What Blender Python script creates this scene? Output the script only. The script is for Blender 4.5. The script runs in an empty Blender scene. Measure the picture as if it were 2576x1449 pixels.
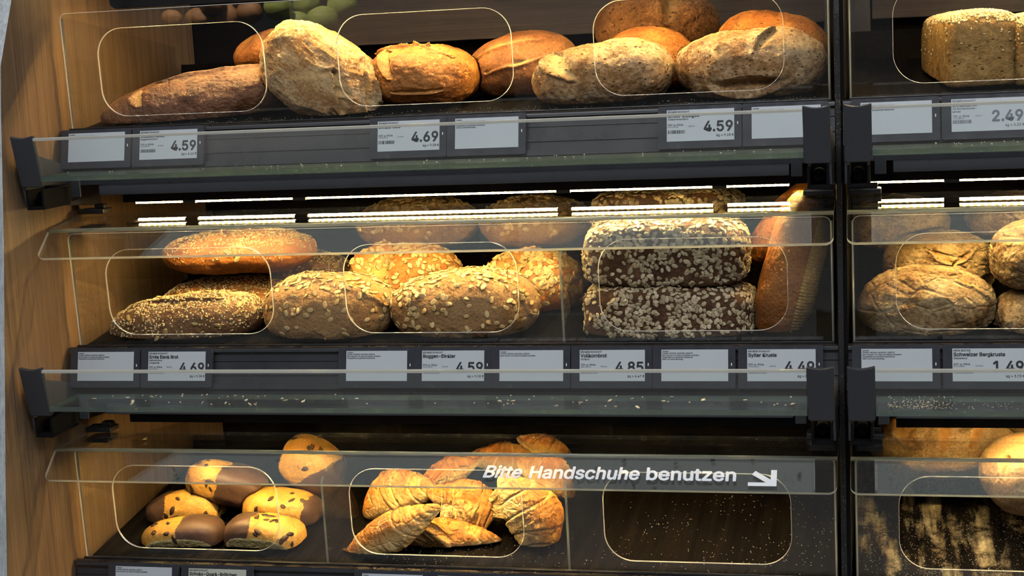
import bpy, math, random
import numpy as np
from mathutils import Matrix, Vector

# ------------------------------------------------------------------ camera, light, exposure
SC = bpy.context.scene
COL = SC.collection
IW, IH = 2576, 1449
FPX = 3973.49
CYAW, CPITCH, CROLL = 0.23498, 0.14936, -0.04896
CAM = np.array([1.06017, -1.93483, 0.07588])

def cam_axes():
    fw = np.array([-math.sin(CYAW)*math.cos(CPITCH), math.cos(CYAW)*math.cos(CPITCH), -math.sin(CPITCH)])
    rt = np.array([math.cos(CYAW), math.sin(CYAW), 0.])
    up = np.cross(rt, fw)
    c, s = math.cos(CROLL), math.sin(CROLL)
    return c*rt+s*up, -s*rt+c*up, fw
RT, UP, FW = cam_axes()
cd = bpy.data.cameras.new('camera')
cd.sensor_width = 36.0
cd.lens = FPX/IW*36.0
cd.clip_start = 0.05
co = bpy.data.objects.new('camera', cd)
COL.objects.link(co)
co.matrix_world = Matrix(((RT[0], UP[0], -FW[0], CAM[0]), (RT[1], UP[1], -FW[1], CAM[1]), (RT[2], UP[2], -FW[2], CAM[2]), (0, 0, 0, 1)))
SC.camera = co

w = bpy.data.worlds.new('world'); SC.world = w; w.use_nodes = True
_bg = w.node_tree.nodes['Background']; _bg.inputs[1].default_value = 1.0
_tc = w.node_tree.nodes.new('ShaderNodeTexCoord'); _sx = w.node_tree.nodes.new('ShaderNodeSeparateXYZ'); _rp = w.node_tree.nodes.new('ShaderNodeValToRGB')
w.node_tree.links.new(_tc.outputs['Generated'], _sx.inputs[0]); w.node_tree.links.new(_sx.outputs[2], _rp.inputs[0]); w.node_tree.links.new(_rp.outputs[0], _bg.inputs[0])
for _e, (_p, _c) in zip([_rp.color_ramp.elements[0], _rp.color_ramp.elements[1], _rp.color_ramp.elements.new(0.5)], ((0.0, (0.055, 0.058, 0.065, 1)), (0.8, (0.150, 0.172, 0.225, 1)), (0.25, (0.085, 0.090, 0.105, 1)))):
    _e.position = _p; _e.color = _c

def area(name, loc, target, sx, sy, power, col):
    l = bpy.data.lights.new(name, 'AREA'); l.shape = 'RECTANGLE'; l.size = sx; l.size_y = sy
    l.energy = power; l.color = col
    o = bpy.data.objects.new(name, l); COL.objects.link(o); o.location = loc
    d = Vector(target)-Vector(loc); o.rotation_euler = d.to_track_quat('-Z', 'Y').to_euler()
    return o
area('ceiling_lamp', (0.7, -1.9, 1.75), (0.6, 0.0, -0.25), 1.8, 0.30, 25, (0.94, 0.97, 1.0))
area('ceiling_lamp', (2.6, -2.4, 1.80), (0.6, 0.0, -0.30), 1.6, 0.25, 21, (0.94, 0.97, 1.0))
area('ceiling_lamp', (-0.6, -2.6, 1.80), (0.4, 0.0, -0.30), 1.4, 0.25, 3, (0.95, 0.97, 1.0))
LED_STRENGTH = 560.0
LED_COLOR = (1.0, 0.66, 0.24, 1)

SC.view_settings.view_transform = 'Standard'
SC.view_settings.look = 'None'
SC.view_settings.exposure = 0.0
SC.view_settings.gamma = 1.0
SC.view_settings.use_curve_mapping = False
SC.cycles.use_denoising = True
SC.cycles.transparent_max_bounces = 24
SC.cycles.max_bounces = 7
SC.cycles.glossy_bounces = 4
SC.cycles.diffuse_bounces = 2
SC.cycles.sample_clamp_indirect = 3.0

# ------------------------------------------------------------------ helpers
def ray(x, y):
    return FW + RT*(x-IW/2)/FPX - UP*(y-IH/2)/FPX
def at(x, y, Y):
    d = ray(x, y); return CAM + d*((Y-CAM[1])/d[1])
def px(P):                        # metres per pixel at a point
    return float((np.asarray(P)-CAM) @ FW)/FPX

ROWY = (0.0, -0.0309, -0.0643)
ROWZ = (0.0, -0.2889, -0.5734)
BAY = (0.0, 1.0205)
def floor_z(row, y):
    return ROWZ[row]-0.004+0.125*(y-ROWY[row]-0.014)

def tag(o, label=None, cat=None, group=None, kind=None):
    if label: o['label'] = label
    if cat: o['category'] = cat
    if group: o['group'] = group
    if kind: o['kind'] = kind
    return o
def empty(name, loc, label=None, cat=None, group=None):
    o = bpy.data.objects.new(name, None); COL.objects.link(o); o.location = loc
    o.empty_display_size = 0.02
    return tag(o, label, cat, group)

class MB:
    def __init__(s): s.v = []; s.f = []; s.m = []
    def add(s, v, f, m=0):
        b = len(s.v); s.v += [tuple(p) for p in v]; s.f += [tuple(i+b for i in q) for q in f]
        s.m += [m]*len(f); return s
    def box(s, x0, x1, y0, y1, z0, z1, m=0):
        v = [(x0,y0,z0),(x1,y0,z0),(x1,y1,z0),(x0,y1,z0),(x0,y0,z1),(x1,y0,z1),(x1,y1,z1),(x0,y1,z1)]
        return s.add(v, [(0,3,2,1),(4,5,6,7),(0,1,5,4),(1,2,6,5),(2,3,7,6),(3,0,4,7)], m)
    def prism(s, prof, x0, x1, m=0):           # closed YZ profile swept along X
        n = len(prof); v = [(x0,)+tuple(p) for p in prof]+[(x1,)+tuple(p) for p in prof]
        f = [(i, (i+1) % n, n+(i+1) % n, n+i) for i in range(n)]
        return s.add(v, f+[tuple(range(n-1, -1, -1)), tuple(range(n, 2*n))], m)
    def prismx(s, prof, y0, y1, m=0):          # closed XZ profile swept along Y
        n = len(prof); v = [(p[0], y0, p[1]) for p in prof]+[(p[0], y1, p[1]) for p in prof]
        f = [(i, (i+1) % n, n+(i+1) % n, n+i) for i in range(n)]
        return s.add(v, f+[tuple(range(n-1, -1, -1)), tuple(range(n, 2*n))], m)
    def tube(s, pts, r, n=8, m=0):
        pts = [Vector(p) for p in pts]; b = []
        for i, p in enumerate(pts):
            t = (pts[min(i+1, len(pts)-1)]-pts[max(i-1, 0)]).normalized()
            a = t.orthogonal().normalized(); c = t.cross(a)
            b += [p+a*r*math.cos(6.28319*k/n)+c*r*math.sin(6.28319*k/n) for k in range(n)]
        f = [(i*n+k, i*n+(k+1) % n, (i+1)*n+(k+1) % n, (i+1)*n+k) for i in range(len(pts)-1) for k in range(n)]
        f += [tuple(range(n-1, -1, -1)), tuple(range((len(pts)-1)*n, len(pts)*n))]
        return s.add(b, f, m)
    def build(s, name, mats, parent=None, loc=(0, 0, 0), bevel=0, smooth=False, seg=2):
        me = bpy.data.meshes.new(name); me.from_pydata(s.v, [], s.f)
        mats = mats if isinstance(mats, (list, tuple)) else [mats]
        for q in mats: me.materials.append(q)
        if len(mats) > 1: me.polygons.foreach_set('material_index', s.m)
        import bmesh
        bm = bmesh.new(); bm.from_mesh(me); bmesh.ops.recalc_face_normals(bm, faces=bm.faces); bm.to_mesh(me); bm.free()
        if smooth: me.polygons.foreach_set('use_smooth', [True]*len(me.polygons))
        o = bpy.data.objects.new(name, me); COL.objects.link(o); o.location = loc
        if parent: o.parent = parent
        if bevel:
            b = o.modifiers.new('bevel', 'BEVEL'); b.width = bevel; b.segments = seg; b.limit_method = 'ANGLE'; b.angle_limit = 0.7
        return o

def np_mesh(name, V, F, mats, parent=None, loc=(0, 0, 0), smooth=True, attrs=None, mi=None):
    me = bpy.data.meshes.new(name); V = np.asarray(V, np.float32); F = np.asarray(F, np.int32)
    k = F.shape[1]
    me.vertices.add(len(V)); me.vertices.foreach_set('co', V.ravel())
    me.loops.add(F.size); me.loops.foreach_set('vertex_index', F.ravel())
    me.polygons.add(len(F)); me.polygons.foreach_set('loop_start', np.arange(0, F.size, k, dtype=np.int32))
    me.polygons.foreach_set('loop_total', np.full(len(F), k, np.int32))
    mats = mats if isinstance(mats, (list, tuple)) else [mats]
    for q in mats: me.materials.append(q)
    if mi is not None: me.polygons.foreach_set('material_index', np.asarray(mi, np.int32))
    me.polygons.foreach_set('use_smooth', np.full(len(F), smooth, bool))
    for a, d in (attrs or {}).items():
        at_ = me.attributes.new(a, 'FLOAT', 'POINT'); at_.data.foreach_set('value', np.asarray(d, np.float32))
    me.update(); me.validate()
    o = bpy.data.objects.new(name, me); COL.objects.link(o); o.location = loc
    if parent: o.parent = parent
    return o

def curve_geo(splines, extrude=0.0, bevel=0.0):
    """filled flat outlines with holes -> verts, faces (xy outline, z thickness)"""
    cu = bpy.data.curves.new('outline', 'CURVE'); cu.dimensions = '2D'; cu.fill_mode = 'BOTH'
    cu.extrude = extrude; cu.bevel_depth = bevel; cu.bevel_resolution = 2
    for pts in splines:
        sp = cu.splines.new('POLY'); sp.points.add(len(pts)-1); sp.use_cyclic_u = True
        for p, q in zip(sp.points, pts): p.co = (q[0], q[1], 0, 1)
    o = bpy.data.objects.new('outline', cu); COL.objects.link(o)
    bpy.context.view_layer.update()
    e = o.evaluated_get(bpy.context.evaluated_depsgraph_get()); me = e.to_mesh()
    v = [tuple(q.co) for q in me.vertices]; f = [tuple(p.vertices) for p in me.polygons]
    nz = [abs(p.normal.z) for p in me.polygons]
    e.to_mesh_clear(); bpy.data.objects.remove(o); bpy.data.curves.remove(cu)
    return v, f, nz
def rrect(x0, x1, y0, y1, r, n=8):
    p = []
    rr = r if isinstance(r, (list, tuple)) else (r, r, r, r)      # bl, br, tr, tl
    for (cx, cy, a, q) in ((x0, y0, 180, rr[0]), (x1, y0, 270, rr[1]), (x1, y1, 0, rr[2]), (x0, y1, 90, rr[3])):
        sx = q if cx == x0 else -q; sy = q if cy == y0 else -q
        for k in range(n+1):
            t = math.radians(a+90*k/n); p.append((cx+sx+q*math.cos(t), cy+sy+q*math.sin(t)))
    return p

FONT = None
try:
    FONT = bpy.data.fonts.load(bpy.utils.system_resource('DATAFILES', path='fonts')+'/Inter.woff2')
except Exception:
    FONT = None
_txt = {}
CAP = 1.0
def text_geo(s, size, bold=0.0, shear=0.0):
    """size is the height of a capital letter in metres"""
    key = (s, size, bold, shear)
    if key in _txt: return _txt[key]
    size = size*CAP
    cu = bpy.data.curves.new('txt', 'FONT'); cu.body = s
    if FONT: cu.font = FONT
    cu.size = size; cu.shear = shear; cu.resolution_u = 3
    o = bpy.data.objects.new('txt', cu); COL.objects.link(o); bpy.context.view_layer.update()
    e = o.evaluated_get(bpy.context.evaluated_depsgraph_get()); me = e.to_mesh()
    v = np.array([(q.co[0], q.co[1], 0.0) for q in me.vertices]).reshape(-1, 3); f = [tuple(p.vertices) for p in me.polygons]
    e.to_mesh_clear(); bpy.data.objects.remove(o); bpy.data.curves.remove(cu)
    if bold:                                            # heavier strokes
        d = bold; off = [(d*math.cos(0.7854*k), d*math.sin(0.7854*k), 2e-5*k) for k in range(8)]+[(0, 0, 1.6e-4)]
        n0 = len(v); f = [tuple(i+k*n0 for i in q) for k in range(9) for q in f]; v = np.concatenate([v+np.array(o_) for o_ in off])
    _txt[key] = (v, f); return v, f

_h = text_geo('H', 1.0)[0]; CAP = 1.0/(_h[:, 1].max()-_h[:, 1].min()); _txt.clear()

# ------------------------------------------------------------------ numpy noise
def _hash(ix, iy, iz, seed):
    h = (ix*374761393 + iy*668265263 + iz*2147483647 + seed*1274126177) & 0xFFFFFFFF
    h = ((h ^ (h >> 13))*1274126177) & 0xFFFFFFFF
    return ((h ^ (h >> 16)) & 0xFFFF)/65535.0
def vnoise(P, seed=0):
    I = np.floor(P).astype(np.int64); F = P-I; F = F*F*(3-2*F); r = 0
    for dx in (0, 1):
        for dy in (0, 1):
            for dz in (0, 1):
                wt = (F[:, 0] if dx else 1-F[:, 0])*(F[:, 1] if dy else 1-F[:, 1])*(F[:, 2] if dz else 1-F[:, 2])
                r = r+wt*_hash(I[:, 0]+dx, I[:, 1]+dy, I[:, 2]+dz, seed)
    return r*2-1
def fbm(P, seed=0, octs=4, gain=0.5):
    r = 0; a = 1.0; s = 0
    for k in range(octs):
        r = r+a*vnoise(P*(2.03**k)+17.3*k, seed+k); s += a; a *= gain
    return r/s
def ridge(P, seed=0, octs=3):
    r = 0; a = 1.0; s = 0
    for k in range(octs):
        r = r+a*(1-2*np.abs(vnoise(P*(2.1**k)+9.1*k, seed+k))); s += a; a *= 0.5
    return r/s

# ------------------------------------------------------------------ materials
class NT:
    def __init__(s, name):
        s.mat = bpy.data.materials.new(name); s.mat.use_nodes = True; s.t = s.mat.node_tree; s.t.nodes.clear()
        s.out = s.n('ShaderNodeOutputMaterial')
    def n(s, typ, **k):
        q = s.t.nodes.new(typ)
        for a, v in k.items(): setattr(q, a, v)
        return q
    def l(s, a, b): s.t.links.new(a, b)
    def val(s, sock, v):
        if hasattr(v, 'is_linked'): s.l(v, sock)
        else: sock.default_value = v
    def coord(s, kind='Object', scale=(1, 1, 1)):
        c = s.n('ShaderNodeTexCoord'); m = s.n('ShaderNodeMapping'); m.inputs['Scale'].default_value = scale
        s.l(c.outputs[kind], m.inputs['Vector']); return m.outputs[0]
    def noise(s, vec, scale, detail=4, rough=0.55, dist=0.0):
        q = s.n('ShaderNodeTexNoise'); s.l(vec, q.inputs['Vector']); q.inputs['Scale'].default_value = scale
        q.inputs['Detail'].default_value = detail; q.inputs['Roughness'].default_value = rough; q.inputs['Distortion'].default_value = dist
        return q.outputs['Fac']
    def voro(s, vec, scale, feature='F1', rnd=1.0):
        q = s.n('ShaderNodeTexVoronoi'); q.feature = feature; s.l(vec, q.inputs['Vector']); q.inputs['Scale'].default_value = scale
        q.inputs['Randomness'].default_value = rnd
        return q.outputs['Distance']
    def ramp(s, fac, stops):
        q = s.n('ShaderNodeValToRGB'); s.l(fac, q.inputs[0]); e = q.color_ramp.elements
        while len(e) < len(stops): e.new(0.5)
        for i, (p, c) in enumerate(stops):
            e[i].position = p; e[i].color = (c, c, c, 1) if isinstance(c, (int, float)) else tuple(c)+(1,)
        return q.outputs[0]
    def mix(s, fac, a, b, mode='MIX'):
        q = s.n('ShaderNodeMix'); q.data_type = 'RGBA'; q.blend_type = mode
        s.val(q.inputs[0], fac)
        for sock, v in ((q.inputs[6], a), (q.inputs[7], b)):
            if hasattr(v, 'is_linked'): s.l(v, sock)
            else: sock.default_value = tuple(v)+(1,)
        return q.outputs[2]
    def math(s, op, a, b=0.0, clamp=False):
        q = s.n('ShaderNodeMath'); q.operation = op; q.use_clamp = clamp; s.val(q.inputs[0], a); s.val(q.inputs[1], b); return q.outputs[0]
    def attr(s, name):
        q = s.n('ShaderNodeAttribute'); q.attribute_name = name; return q.outputs['Fac']
    def bump(s, h, strength=0.5, dist=0.001, nrm=None):
        q = s.n('ShaderNodeBump'); s.l(h, q.inputs['Height']); q.inputs['Strength'].default_value = strength; q.inputs['Distance'].default_value = dist
        if nrm: s.l(nrm, q.inputs['Normal'])
        return q.outputs[0]
    def pbr(s, col, rough=0.5, metal=0.0, spec=0.5, nrm=None, **k):
        p = s.n('ShaderNodeBsdfPrincipled')
        if hasattr(col, 'is_linked'): s.l(col, p.inputs['Base Color'])
        else: p.inputs['Base Color'].default_value = tuple(col)+(1,)
        s.val(p.inputs['Roughness'], rough); p.inputs['Metallic'].default_value = metal; p.inputs['Specular IOR Level'].default_value = spec
        for a, v in k.items(): p.inputs[a].default_value = v
        if nrm: s.l(nrm, p.inputs['Normal'])
        s.l(p.outputs[0], s.out.inputs[0]); return p

def simple(name, col, rough=0.5, spec=0.5, metal=0.0, mottle=0.0, mscale=60):
    t = NT(name); v = t.coord()
    n = t.noise(v, mscale, 5)
    c = t.mix(t.math('MULTIPLY', n, mottle), col, tuple(min(1, q*1.9+0.01) for q in col))
    t.pbr(c, t.ramp(n, [(0.3, max(0.02, rough-0.06)), (0.7, min(1, rough+0.08))]), metal, spec)
    return t.mat

def acrylic(name, tint=(0.975, 0.985, 0.98), f0=0.042, haze=0.004, hazecol=(0.8, 0.78, 0.72), gloss=0.0, refl=1.0):
    """thin clear sheet: see-through plus mirror by viewing angle, and a little dust"""
    t = NT(name)
    g = t.n('ShaderNodeNewGeometry'); d = t.n('ShaderNodeVectorMath'); d.operation = 'DOT_PRODUCT'
    t.l(g.outputs['Normal'], d.inputs[0]); t.l(g.outputs['Incoming'], d.inputs[1])
    c = t.math('ABSOLUTE', d.outputs['Value'])
    q = t.math('POWER', t.math('SUBTRACT', 1.0, c, True), 5.0)
    F = t.math('MULTIPLY', t.math('ADD', t.math('MULTIPLY', q, 1-f0), f0, True), refl)
    tr = t.n('ShaderNodeBsdfTransparent'); tr.inputs[0].default_value = tint+(1,)
    gl = t.n('ShaderNodeBsdfGlossy'); gl.inputs['Roughness'].default_value = gloss; gl.inputs['Color'].default_value = (1, 1, 1, 1)
    m1 = t.n('ShaderNodeMixShader'); t.l(F, m1.inputs[0]); t.l(tr.outputs[0], m1.inputs[1]); t.l(gl.outputs[0], m1.inputs[2])
    df = t.n('ShaderNodeBsdfDiffuse'); df.inputs[0].default_value = hazecol+(1,)
    v = t.coord('Object', (1, 1, 1))
    h = t.ramp(t.noise(v, 9, 6, 0.65), [(0.35, 0.15), (0.75, 1.0)])
    sp = t.ramp(t.voro(v, 130), [(0.05, 1.0), (0.09, 0.0)])
    rare = t.ramp(t.noise(v, 40, 2), [(0.58, 0.0), (0.62, 1.0)])
    fac = t.math('ADD', t.math('MULTIPLY', h, haze), t.math('MULTIPLY', t.math('MULTIPLY', sp, rare), haze*12), True)
    m2 = t.n('ShaderNodeMixShader'); t.l(fac, m2.inputs[0]); t.l(m1.outputs[0], m2.inputs[1]); t.l(df.outputs[0], m2.inputs[2])
    t.l(m2.outputs[0], t.out.inputs[0]); return t.mat

def edge_mat(name, col, trans=0.35, rough=0.15):
    t = NT(name)
    df = t.n('ShaderNodeBsdfDiffuse'); df.inputs[0].default_value = col+(1,)
    tl = t.n('ShaderNodeBsdfTranslucent'); tl.inputs[0].default_value = col+(1,)
    gl = t.n('ShaderNodeBsdfGlossy'); gl.inputs['Roughness'].default_value = rough
    tr = t.n('ShaderNodeBsdfTransparent'); tr.inputs[0].default_value = tuple(0.5+0.5*q for q in col)+(1,)
    a = t.n('ShaderNodeMixShader'); a.inputs[0].default_value = 0.5; t.l(df.outputs[0], a.inputs[1]); t.l(tl.outputs[0], a.inputs[2])
    b = t.n('ShaderNodeMixShader'); b.inputs[0].default_value = 0.22; t.l(a.outputs[0], b.inputs[1]); t.l(gl.outputs[0], b.inputs[2])
    c = t.n('ShaderNodeMixShader'); c.inputs[0].default_value = trans; t.l(b.outputs[0], c.inputs[1]); t.l(tr.outputs[0], c.inputs[2])
    t.l(c.outputs[0], t.out.inputs[0]); return t.mat

def crust(name, dark, mid, light, flour=(0.72, 0.6, 0.42), fl=(0.62, 0.75), flmax=0.9, s1=22, bump=0.6, rough=0.6, spec=0.35, fine=420, score=(0.75, 0.55, 0.27), streak=(1, 1, 1), crackle=0.0, wave=0, pits=0.0):
    t = NT(name); v = t.coord('Object', streak); u = t.coord('Object')
    n1 = t.noise(v, s1, 6, 0.62, 0.4)
    c = t.ramp(n1, [(0.28, dark), (0.5, mid), (0.74, light)])
    n2 = t.noise(u, fine, 3, 0.6); blister = t.voro(u, fine*0.55, 'SMOOTH_F1')
    c = t.mix(t.ramp(n2, [(0.35, 0.55), (0.6, 0.0)]), c, tuple(q*0.45 for q in mid))
    nf = t.math('ADD', t.math('MULTIPLY', t.noise(v, s1*1.35, 8, 0.72, 0.8), 0.75), t.math('MULTIPLY', n2, 0.25))
    fm = t.ramp(nf, [(fl[0], 0.0), (fl[1], flmax)])
    pore = t.ramp(t.voro(v, fine*0.33), [(0.10, 0.0), (0.22, 1.0)])
    fm = t.math('MULTIPLY', fm, pore)
    c = t.mix(fm, c, flour)
    c = t.mix(t.attr('score'), c, score)
    c = t.mix(t.attr('bake'), c, tuple(q*0.85 for q in dark))
    h = t.math('ADD', t.math('MULTIPLY', n2, 0.6), t.math('MULTIPLY', blister, 0.9))
    grit = t.noise(u, 1250, 2, 0.6)
    h = t.math('ADD', h, t.math('MULTIPLY', t.noise(v, s1*5, 5, 0.6, 1.0), 1.4))
    h = t.math('ADD', h, t.math('MULTIPLY', grit, 0.55))
    c = t.mix(t.ramp(grit, [(0.36, 0.35), (0.55, 0.0)]), c, tuple(q*0.4 for q in mid))
    if crackle:
        cr = t.ramp(t.voro(v, s1*2.2, 'DISTANCE_TO_EDGE'), [(0.0, 0.0), (0.10, 1.0)])
        h = t.math('ADD', h, t.math('MULTIPLY', cr, crackle))
    if wave:
        q = t.n('ShaderNodeTexWave'); t.l(u, q.inputs['Vector']); q.inputs['Scale'].default_value = wave; q.bands_direction = 'Z'
        h = t.math('ADD', h, t.math('MULTIPLY', q.outputs['Fac'], 0.8))
    if pits:                                            # open pores in the crust
        pv = t.ramp(t.voro(t.coord('Object', (1, 1, 1.5)), 125), [(0.13, 1.0), (0.27, 0.0)])
        pv = t.math('MULTIPLY', pv, t.ramp(t.noise(u, 60, 3), [(0.42, 0.0), (0.56, 1.0)]))
        c = t.mix(t.math('MULTIPLY', pv, pits), c, tuple(q*0.35 for q in mid))
        h = t.math('SUBTRACT', h, t.math('MULTIPLY', pv, 1.6*pits))
    r = t.mix(fm, (rough,)*3, (0.9,)*3)
    t.pbr(c, r, 0, spec, t.bump(h, bump, 0.0016)); return t.mat

def seedmat(name, a, b, rough=0.55):
    t = NT(name); i = t.n('ShaderNodeNewGeometry')
    c = t.mix(i.outputs['Random Per Island'], a, b)
    c = t.mix(t.math('MULTIPLY', t.noise(t.coord(), 900, 2), 0.35), c, tuple(q*0.5 for q in a))
    t.pbr(c, rough, 0, 0.4); return t.mat

def wood(name, a, b, axis='Z', rough=0.5, sc=1.0):
    t = NT(name)
    s = {'Z': (480, 480, 7.0), 'X': (5.0, 240, 240)}[axis]
    v = t.coord('Object', tuple(q*sc for q in s))
    n = t.noise(v, 1.0, 6, 0.65, 0.3); n2 = t.noise(t.coord('Object', tuple(q*sc*0.16 for q in s)), 1.0, 4)
    n3 = t.noise(t.coord('Object', tuple(q*sc*4 for q in s)), 1.0, 3)
    f = t.math('ADD', t.math('ADD', t.math('MULTIPLY', n, 0.55), t.math('MULTIPLY', n2, 0.3)), t.math('MULTIPLY', n3, 0.25))
    c = t.ramp(f, [(0.36, a), (0.72, b)])
    t.pbr(c, rough, 0, 0.35, t.bump(n, 0.25, 0.0004)); return t.mat

M = {}
M['wood'] = wood('wood_laminate', (0.058, 0.036, 0.020), (0.262, 0.168, 0.094))
M['board'] = wood('dark_board', (0.018, 0.012, 0.010), (0.060, 0.043, 0.034), 'X', 0.5)
M['gable_edge'] = wood('grey_edge_band', (0.18, 0.20, 0.21), (0.55, 0.59, 0.61), 'Z', 0.5, 0.7)
M['anthracite'] = simple('anthracite_plastic', (0.030, 0.032, 0.038), 0.42, 0.45, 0, 0.15)
M['rail'] = simple('anthracite_aluminium', (0.024, 0.026, 0.031), 0.30, 0.5, 0.0, 0.12, 30)
M['valance'] = simple('slate_grey_metal', (0.038, 0.041, 0.050), 0.45, 0.4, 0, 0.08)
M['black'] = simple('black_plastic', (0.006, 0.006, 0.007), 0.32, 0.5, 0, 0.2)
M['dull_black'] = simple('dull_black', (0.0030, 0.0030, 0.0038), 0.8, 0.08, 0, 0.2)
M['brown_trim'] = simple('brown_metal_trim', (0.060, 0.048, 0.042), 0.28, 0.5, 0.6)
M['acrylic'] = acrylic('clear_acrylic')
M['acrylic_side'] = acrylic('clear_acrylic_side', (0.992, 0.994, 0.99), 0.036, 0.004)
M['lid'] = acrylic('clear_acrylic_lid', (0.97, 0.98, 0.98), 0.05, 0.004)
M['glass'] = acrylic('clear_glass', (0.965, 0.985, 0.978), 0.045, 0.008)
M['shelf_glass'] = acrylic('shelf_glass', (0.84, 0.89, 0.875), 0.03, 0.003, (0.6, 0.62, 0.55), 0.16, 0.26)
M['edge'] = edge_mat('acrylic_edge_painted_glow', (0.92, 0.89, 0.80), 0.05)  # clear edge coloured cream, its edge-lit glow put into the colour
M['edge_dim'] = edge_mat('clear_acrylic_edge', (0.42, 0.46, 0.42), 0.5)
M['edge_green'] = edge_mat('green_glass_edge', (0.11, 0.175, 0.15), 0.35)
M['edge_plate'] = edge_mat('glass_edge_painted_glint', (0.80, 0.81, 0.74), 0.10, 0.08)  # near-white colour stands in for light strips mirrored in the clear edge
M['tag'] = simple('tag_plastic', (0.030, 0.033, 0.042), 0.22, 0.5, 0, 0.1)
M['screen'] = simple('e_paper_screen', (0.44, 0.48, 0.52), 0.35, 0.5, 0, 0.05, 20)
M['screen_yellow'] = simple('e_paper_screen_cream', (0.46, 0.47, 0.40), 0.35, 0.5, 0, 0.05, 20)
M['ink'] = simple('ink', (0.03, 0.033, 0.04), 0.6, 0.2)
M['ink_grey'] = simple('faded_ink', (0.16, 0.17, 0.20), 0.6, 0.2)
M['button'] = simple('white_button', (0.75, 0.75, 0.75), 0.4)
M['white_vinyl'] = simple('white_vinyl', (0.78, 0.80, 0.86), 0.5, 0.3)
M['clip'] = simple('black_clip', (0.01, 0.01, 0.011), 0.4)
M['floor_tile'] = simple('floor_tile', (0.20, 0.19, 0.18), 0.35, 0.5, 0, 0.2, 3)

def led_mat(name, k0):
    t = NT(name); v = t.n('ShaderNodeTexCoord'); s = t.n('ShaderNodeSeparateXYZ'); t.l(v.outputs['Object'], s.inputs[0])
    ph = t.math('COSINE', t.math('MULTIPLY', s.outputs[0], 2*math.pi/0.0083))
    k = t.math('POWER', t.math('ADD', t.math('MULTIPLY', ph, 0.5), 0.5), 3.0)
    e = t.n('ShaderNodeEmission'); e.inputs[0].default_value = LED_COLOR
    t.l(t.math('MULTIPLY', t.math('ADD', t.math('MULTIPLY', k, 2.2), 0.28), k0), e.inputs[1])
    t.l(e.outputs[0], t.out.inputs[0]); return t.mat
M['led'] = led_mat('warm_led', LED_STRENGTH)
M['led_side'] = led_mat('warm_led_side', 40.0)
def tray_mat(name, dust, dcol=(0.55, 0.47, 0.33), streaky=1.0):
    t = NT(name); v = t.coord(); st = t.coord('Object', (34, 5, 5))
    streak = t.ramp(t.noise(st, 1.0, 4, 0.6), [(0.47, 0.0), (0.66, 1.0)])
    sp = t.ramp(t.noise(v, 420, 3, 0.7), [(0.60, 0.0), (0.72, 1.0)])
    ptc = t.ramp(t.noise(v, 14, 5, 0.7), [(0.42, 0.0), (0.62, 1.0)])
    m = t.math('MULTIPLY', t.math('MULTIPLY', sp, t.math('ADD', t.math('MULTIPLY', streak, 0.9*streaky), t.math('MULTIPLY', ptc, 0.35))), dust, True)
    if dust > 1: m = t.math('ADD', m, t.math('MULTIPLY', t.math('MULTIPLY', streak, ptc), 1.3*t_k(dust)), True)
    c = t.mix(m, (0.0035, 0.0032, 0.0034), dcol)
    c = t.mix(t.math('MULTIPLY', streak, 0.012), c, (0.10, 0.06, 0.035))
    t.pbr(c, t.mix(m, (0.62,)*3, (0.9,)*3), 0, 0.02, t.bump(t.noise(v, 60, 3), 0.1, 0.001)); return t.mat
t_k = lambda d: min(1.0, d*0.5)
M['tray'] = tray_mat('black_tray_floor', 0.15)
M['tray_floury'] = tray_mat('floury_tray_floor', 1.8)
M['tray_crumbs'] = tray_mat('dusty_tray_floor', 0.2)
def dust_post():
    t = NT('dusty_black_upright'); v = t.coord()
    m = t.ramp(t.math('ADD', t.math('MULTIPLY', t.noise(v, 600, 2, 0.7), 0.7), t.math('MULTIPLY', t.noise(v, 12, 3), 0.3)), [(0.55, 0.0), (0.68, 0.8)])
    t.pbr(t.mix(m, (0.007, 0.007, 0.008), (0.22, 0.19, 0.14)), 0.5, 0, 0.4); return t.mat
M['dust_post'] = dust_post()

# breads
M['c_rye'] = crust('dark_rye_crust', (0.050, 0.016, 0.006), (0.16, 0.060, 0.020), (0.34, 0.16, 0.065), (0.55, 0.38, 0.22), (0.66, 0.82), 0.5, 20, 0.9, 0.34, 0.5, 380, (0.72, 0.42, 0.13))
M['c_floury'] = crust('floury_crust', (0.20, 0.080, 0.020), (0.38, 0.20, 0.070), (0.56, 0.36, 0.15), (0.74, 0.58, 0.36), (0.45, 0.60), 0.62, 14, 0.9, 0.7, 0.25, 300, (0.68, 0.46, 0.20), (1, 1, 2.2), pits=0.3)
M['c_golden'] = crust('golden_crust', (0.20, 0.062, 0.010), (0.40, 0.145, 0.024), (0.56, 0.26, 0.055), (0.72, 0.55, 0.30), (0.64, 0.80), 0.6, 18, 0.8, 0.5, 0.4, 380, (0.72, 0.48, 0.16), pits=0.15)
M['c_dusted'] = crust('dusted_brown_crust', (0.11, 0.036, 0.010), (0.25, 0.095, 0.026), (0.38, 0.17, 0.052), (0.48, 0.33, 0.18), (0.54, 0.74), 0.55, 16, 0.7, 0.6, 0.3, 360, (0.60, 0.38, 0.15), pits=0.2)
M['c_mottled'] = crust('mottled_floury_crust', (0.13, 0.055, 0.018), (0.29, 0.15, 0.055), (0.46, 0.28, 0.12), (0.66, 0.50, 0.30), (0.44, 0.60), 0.62, 17, 1.0, 0.75, 0.2, 240, (0.72, 0.52, 0.24), pits=0.9)
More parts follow.
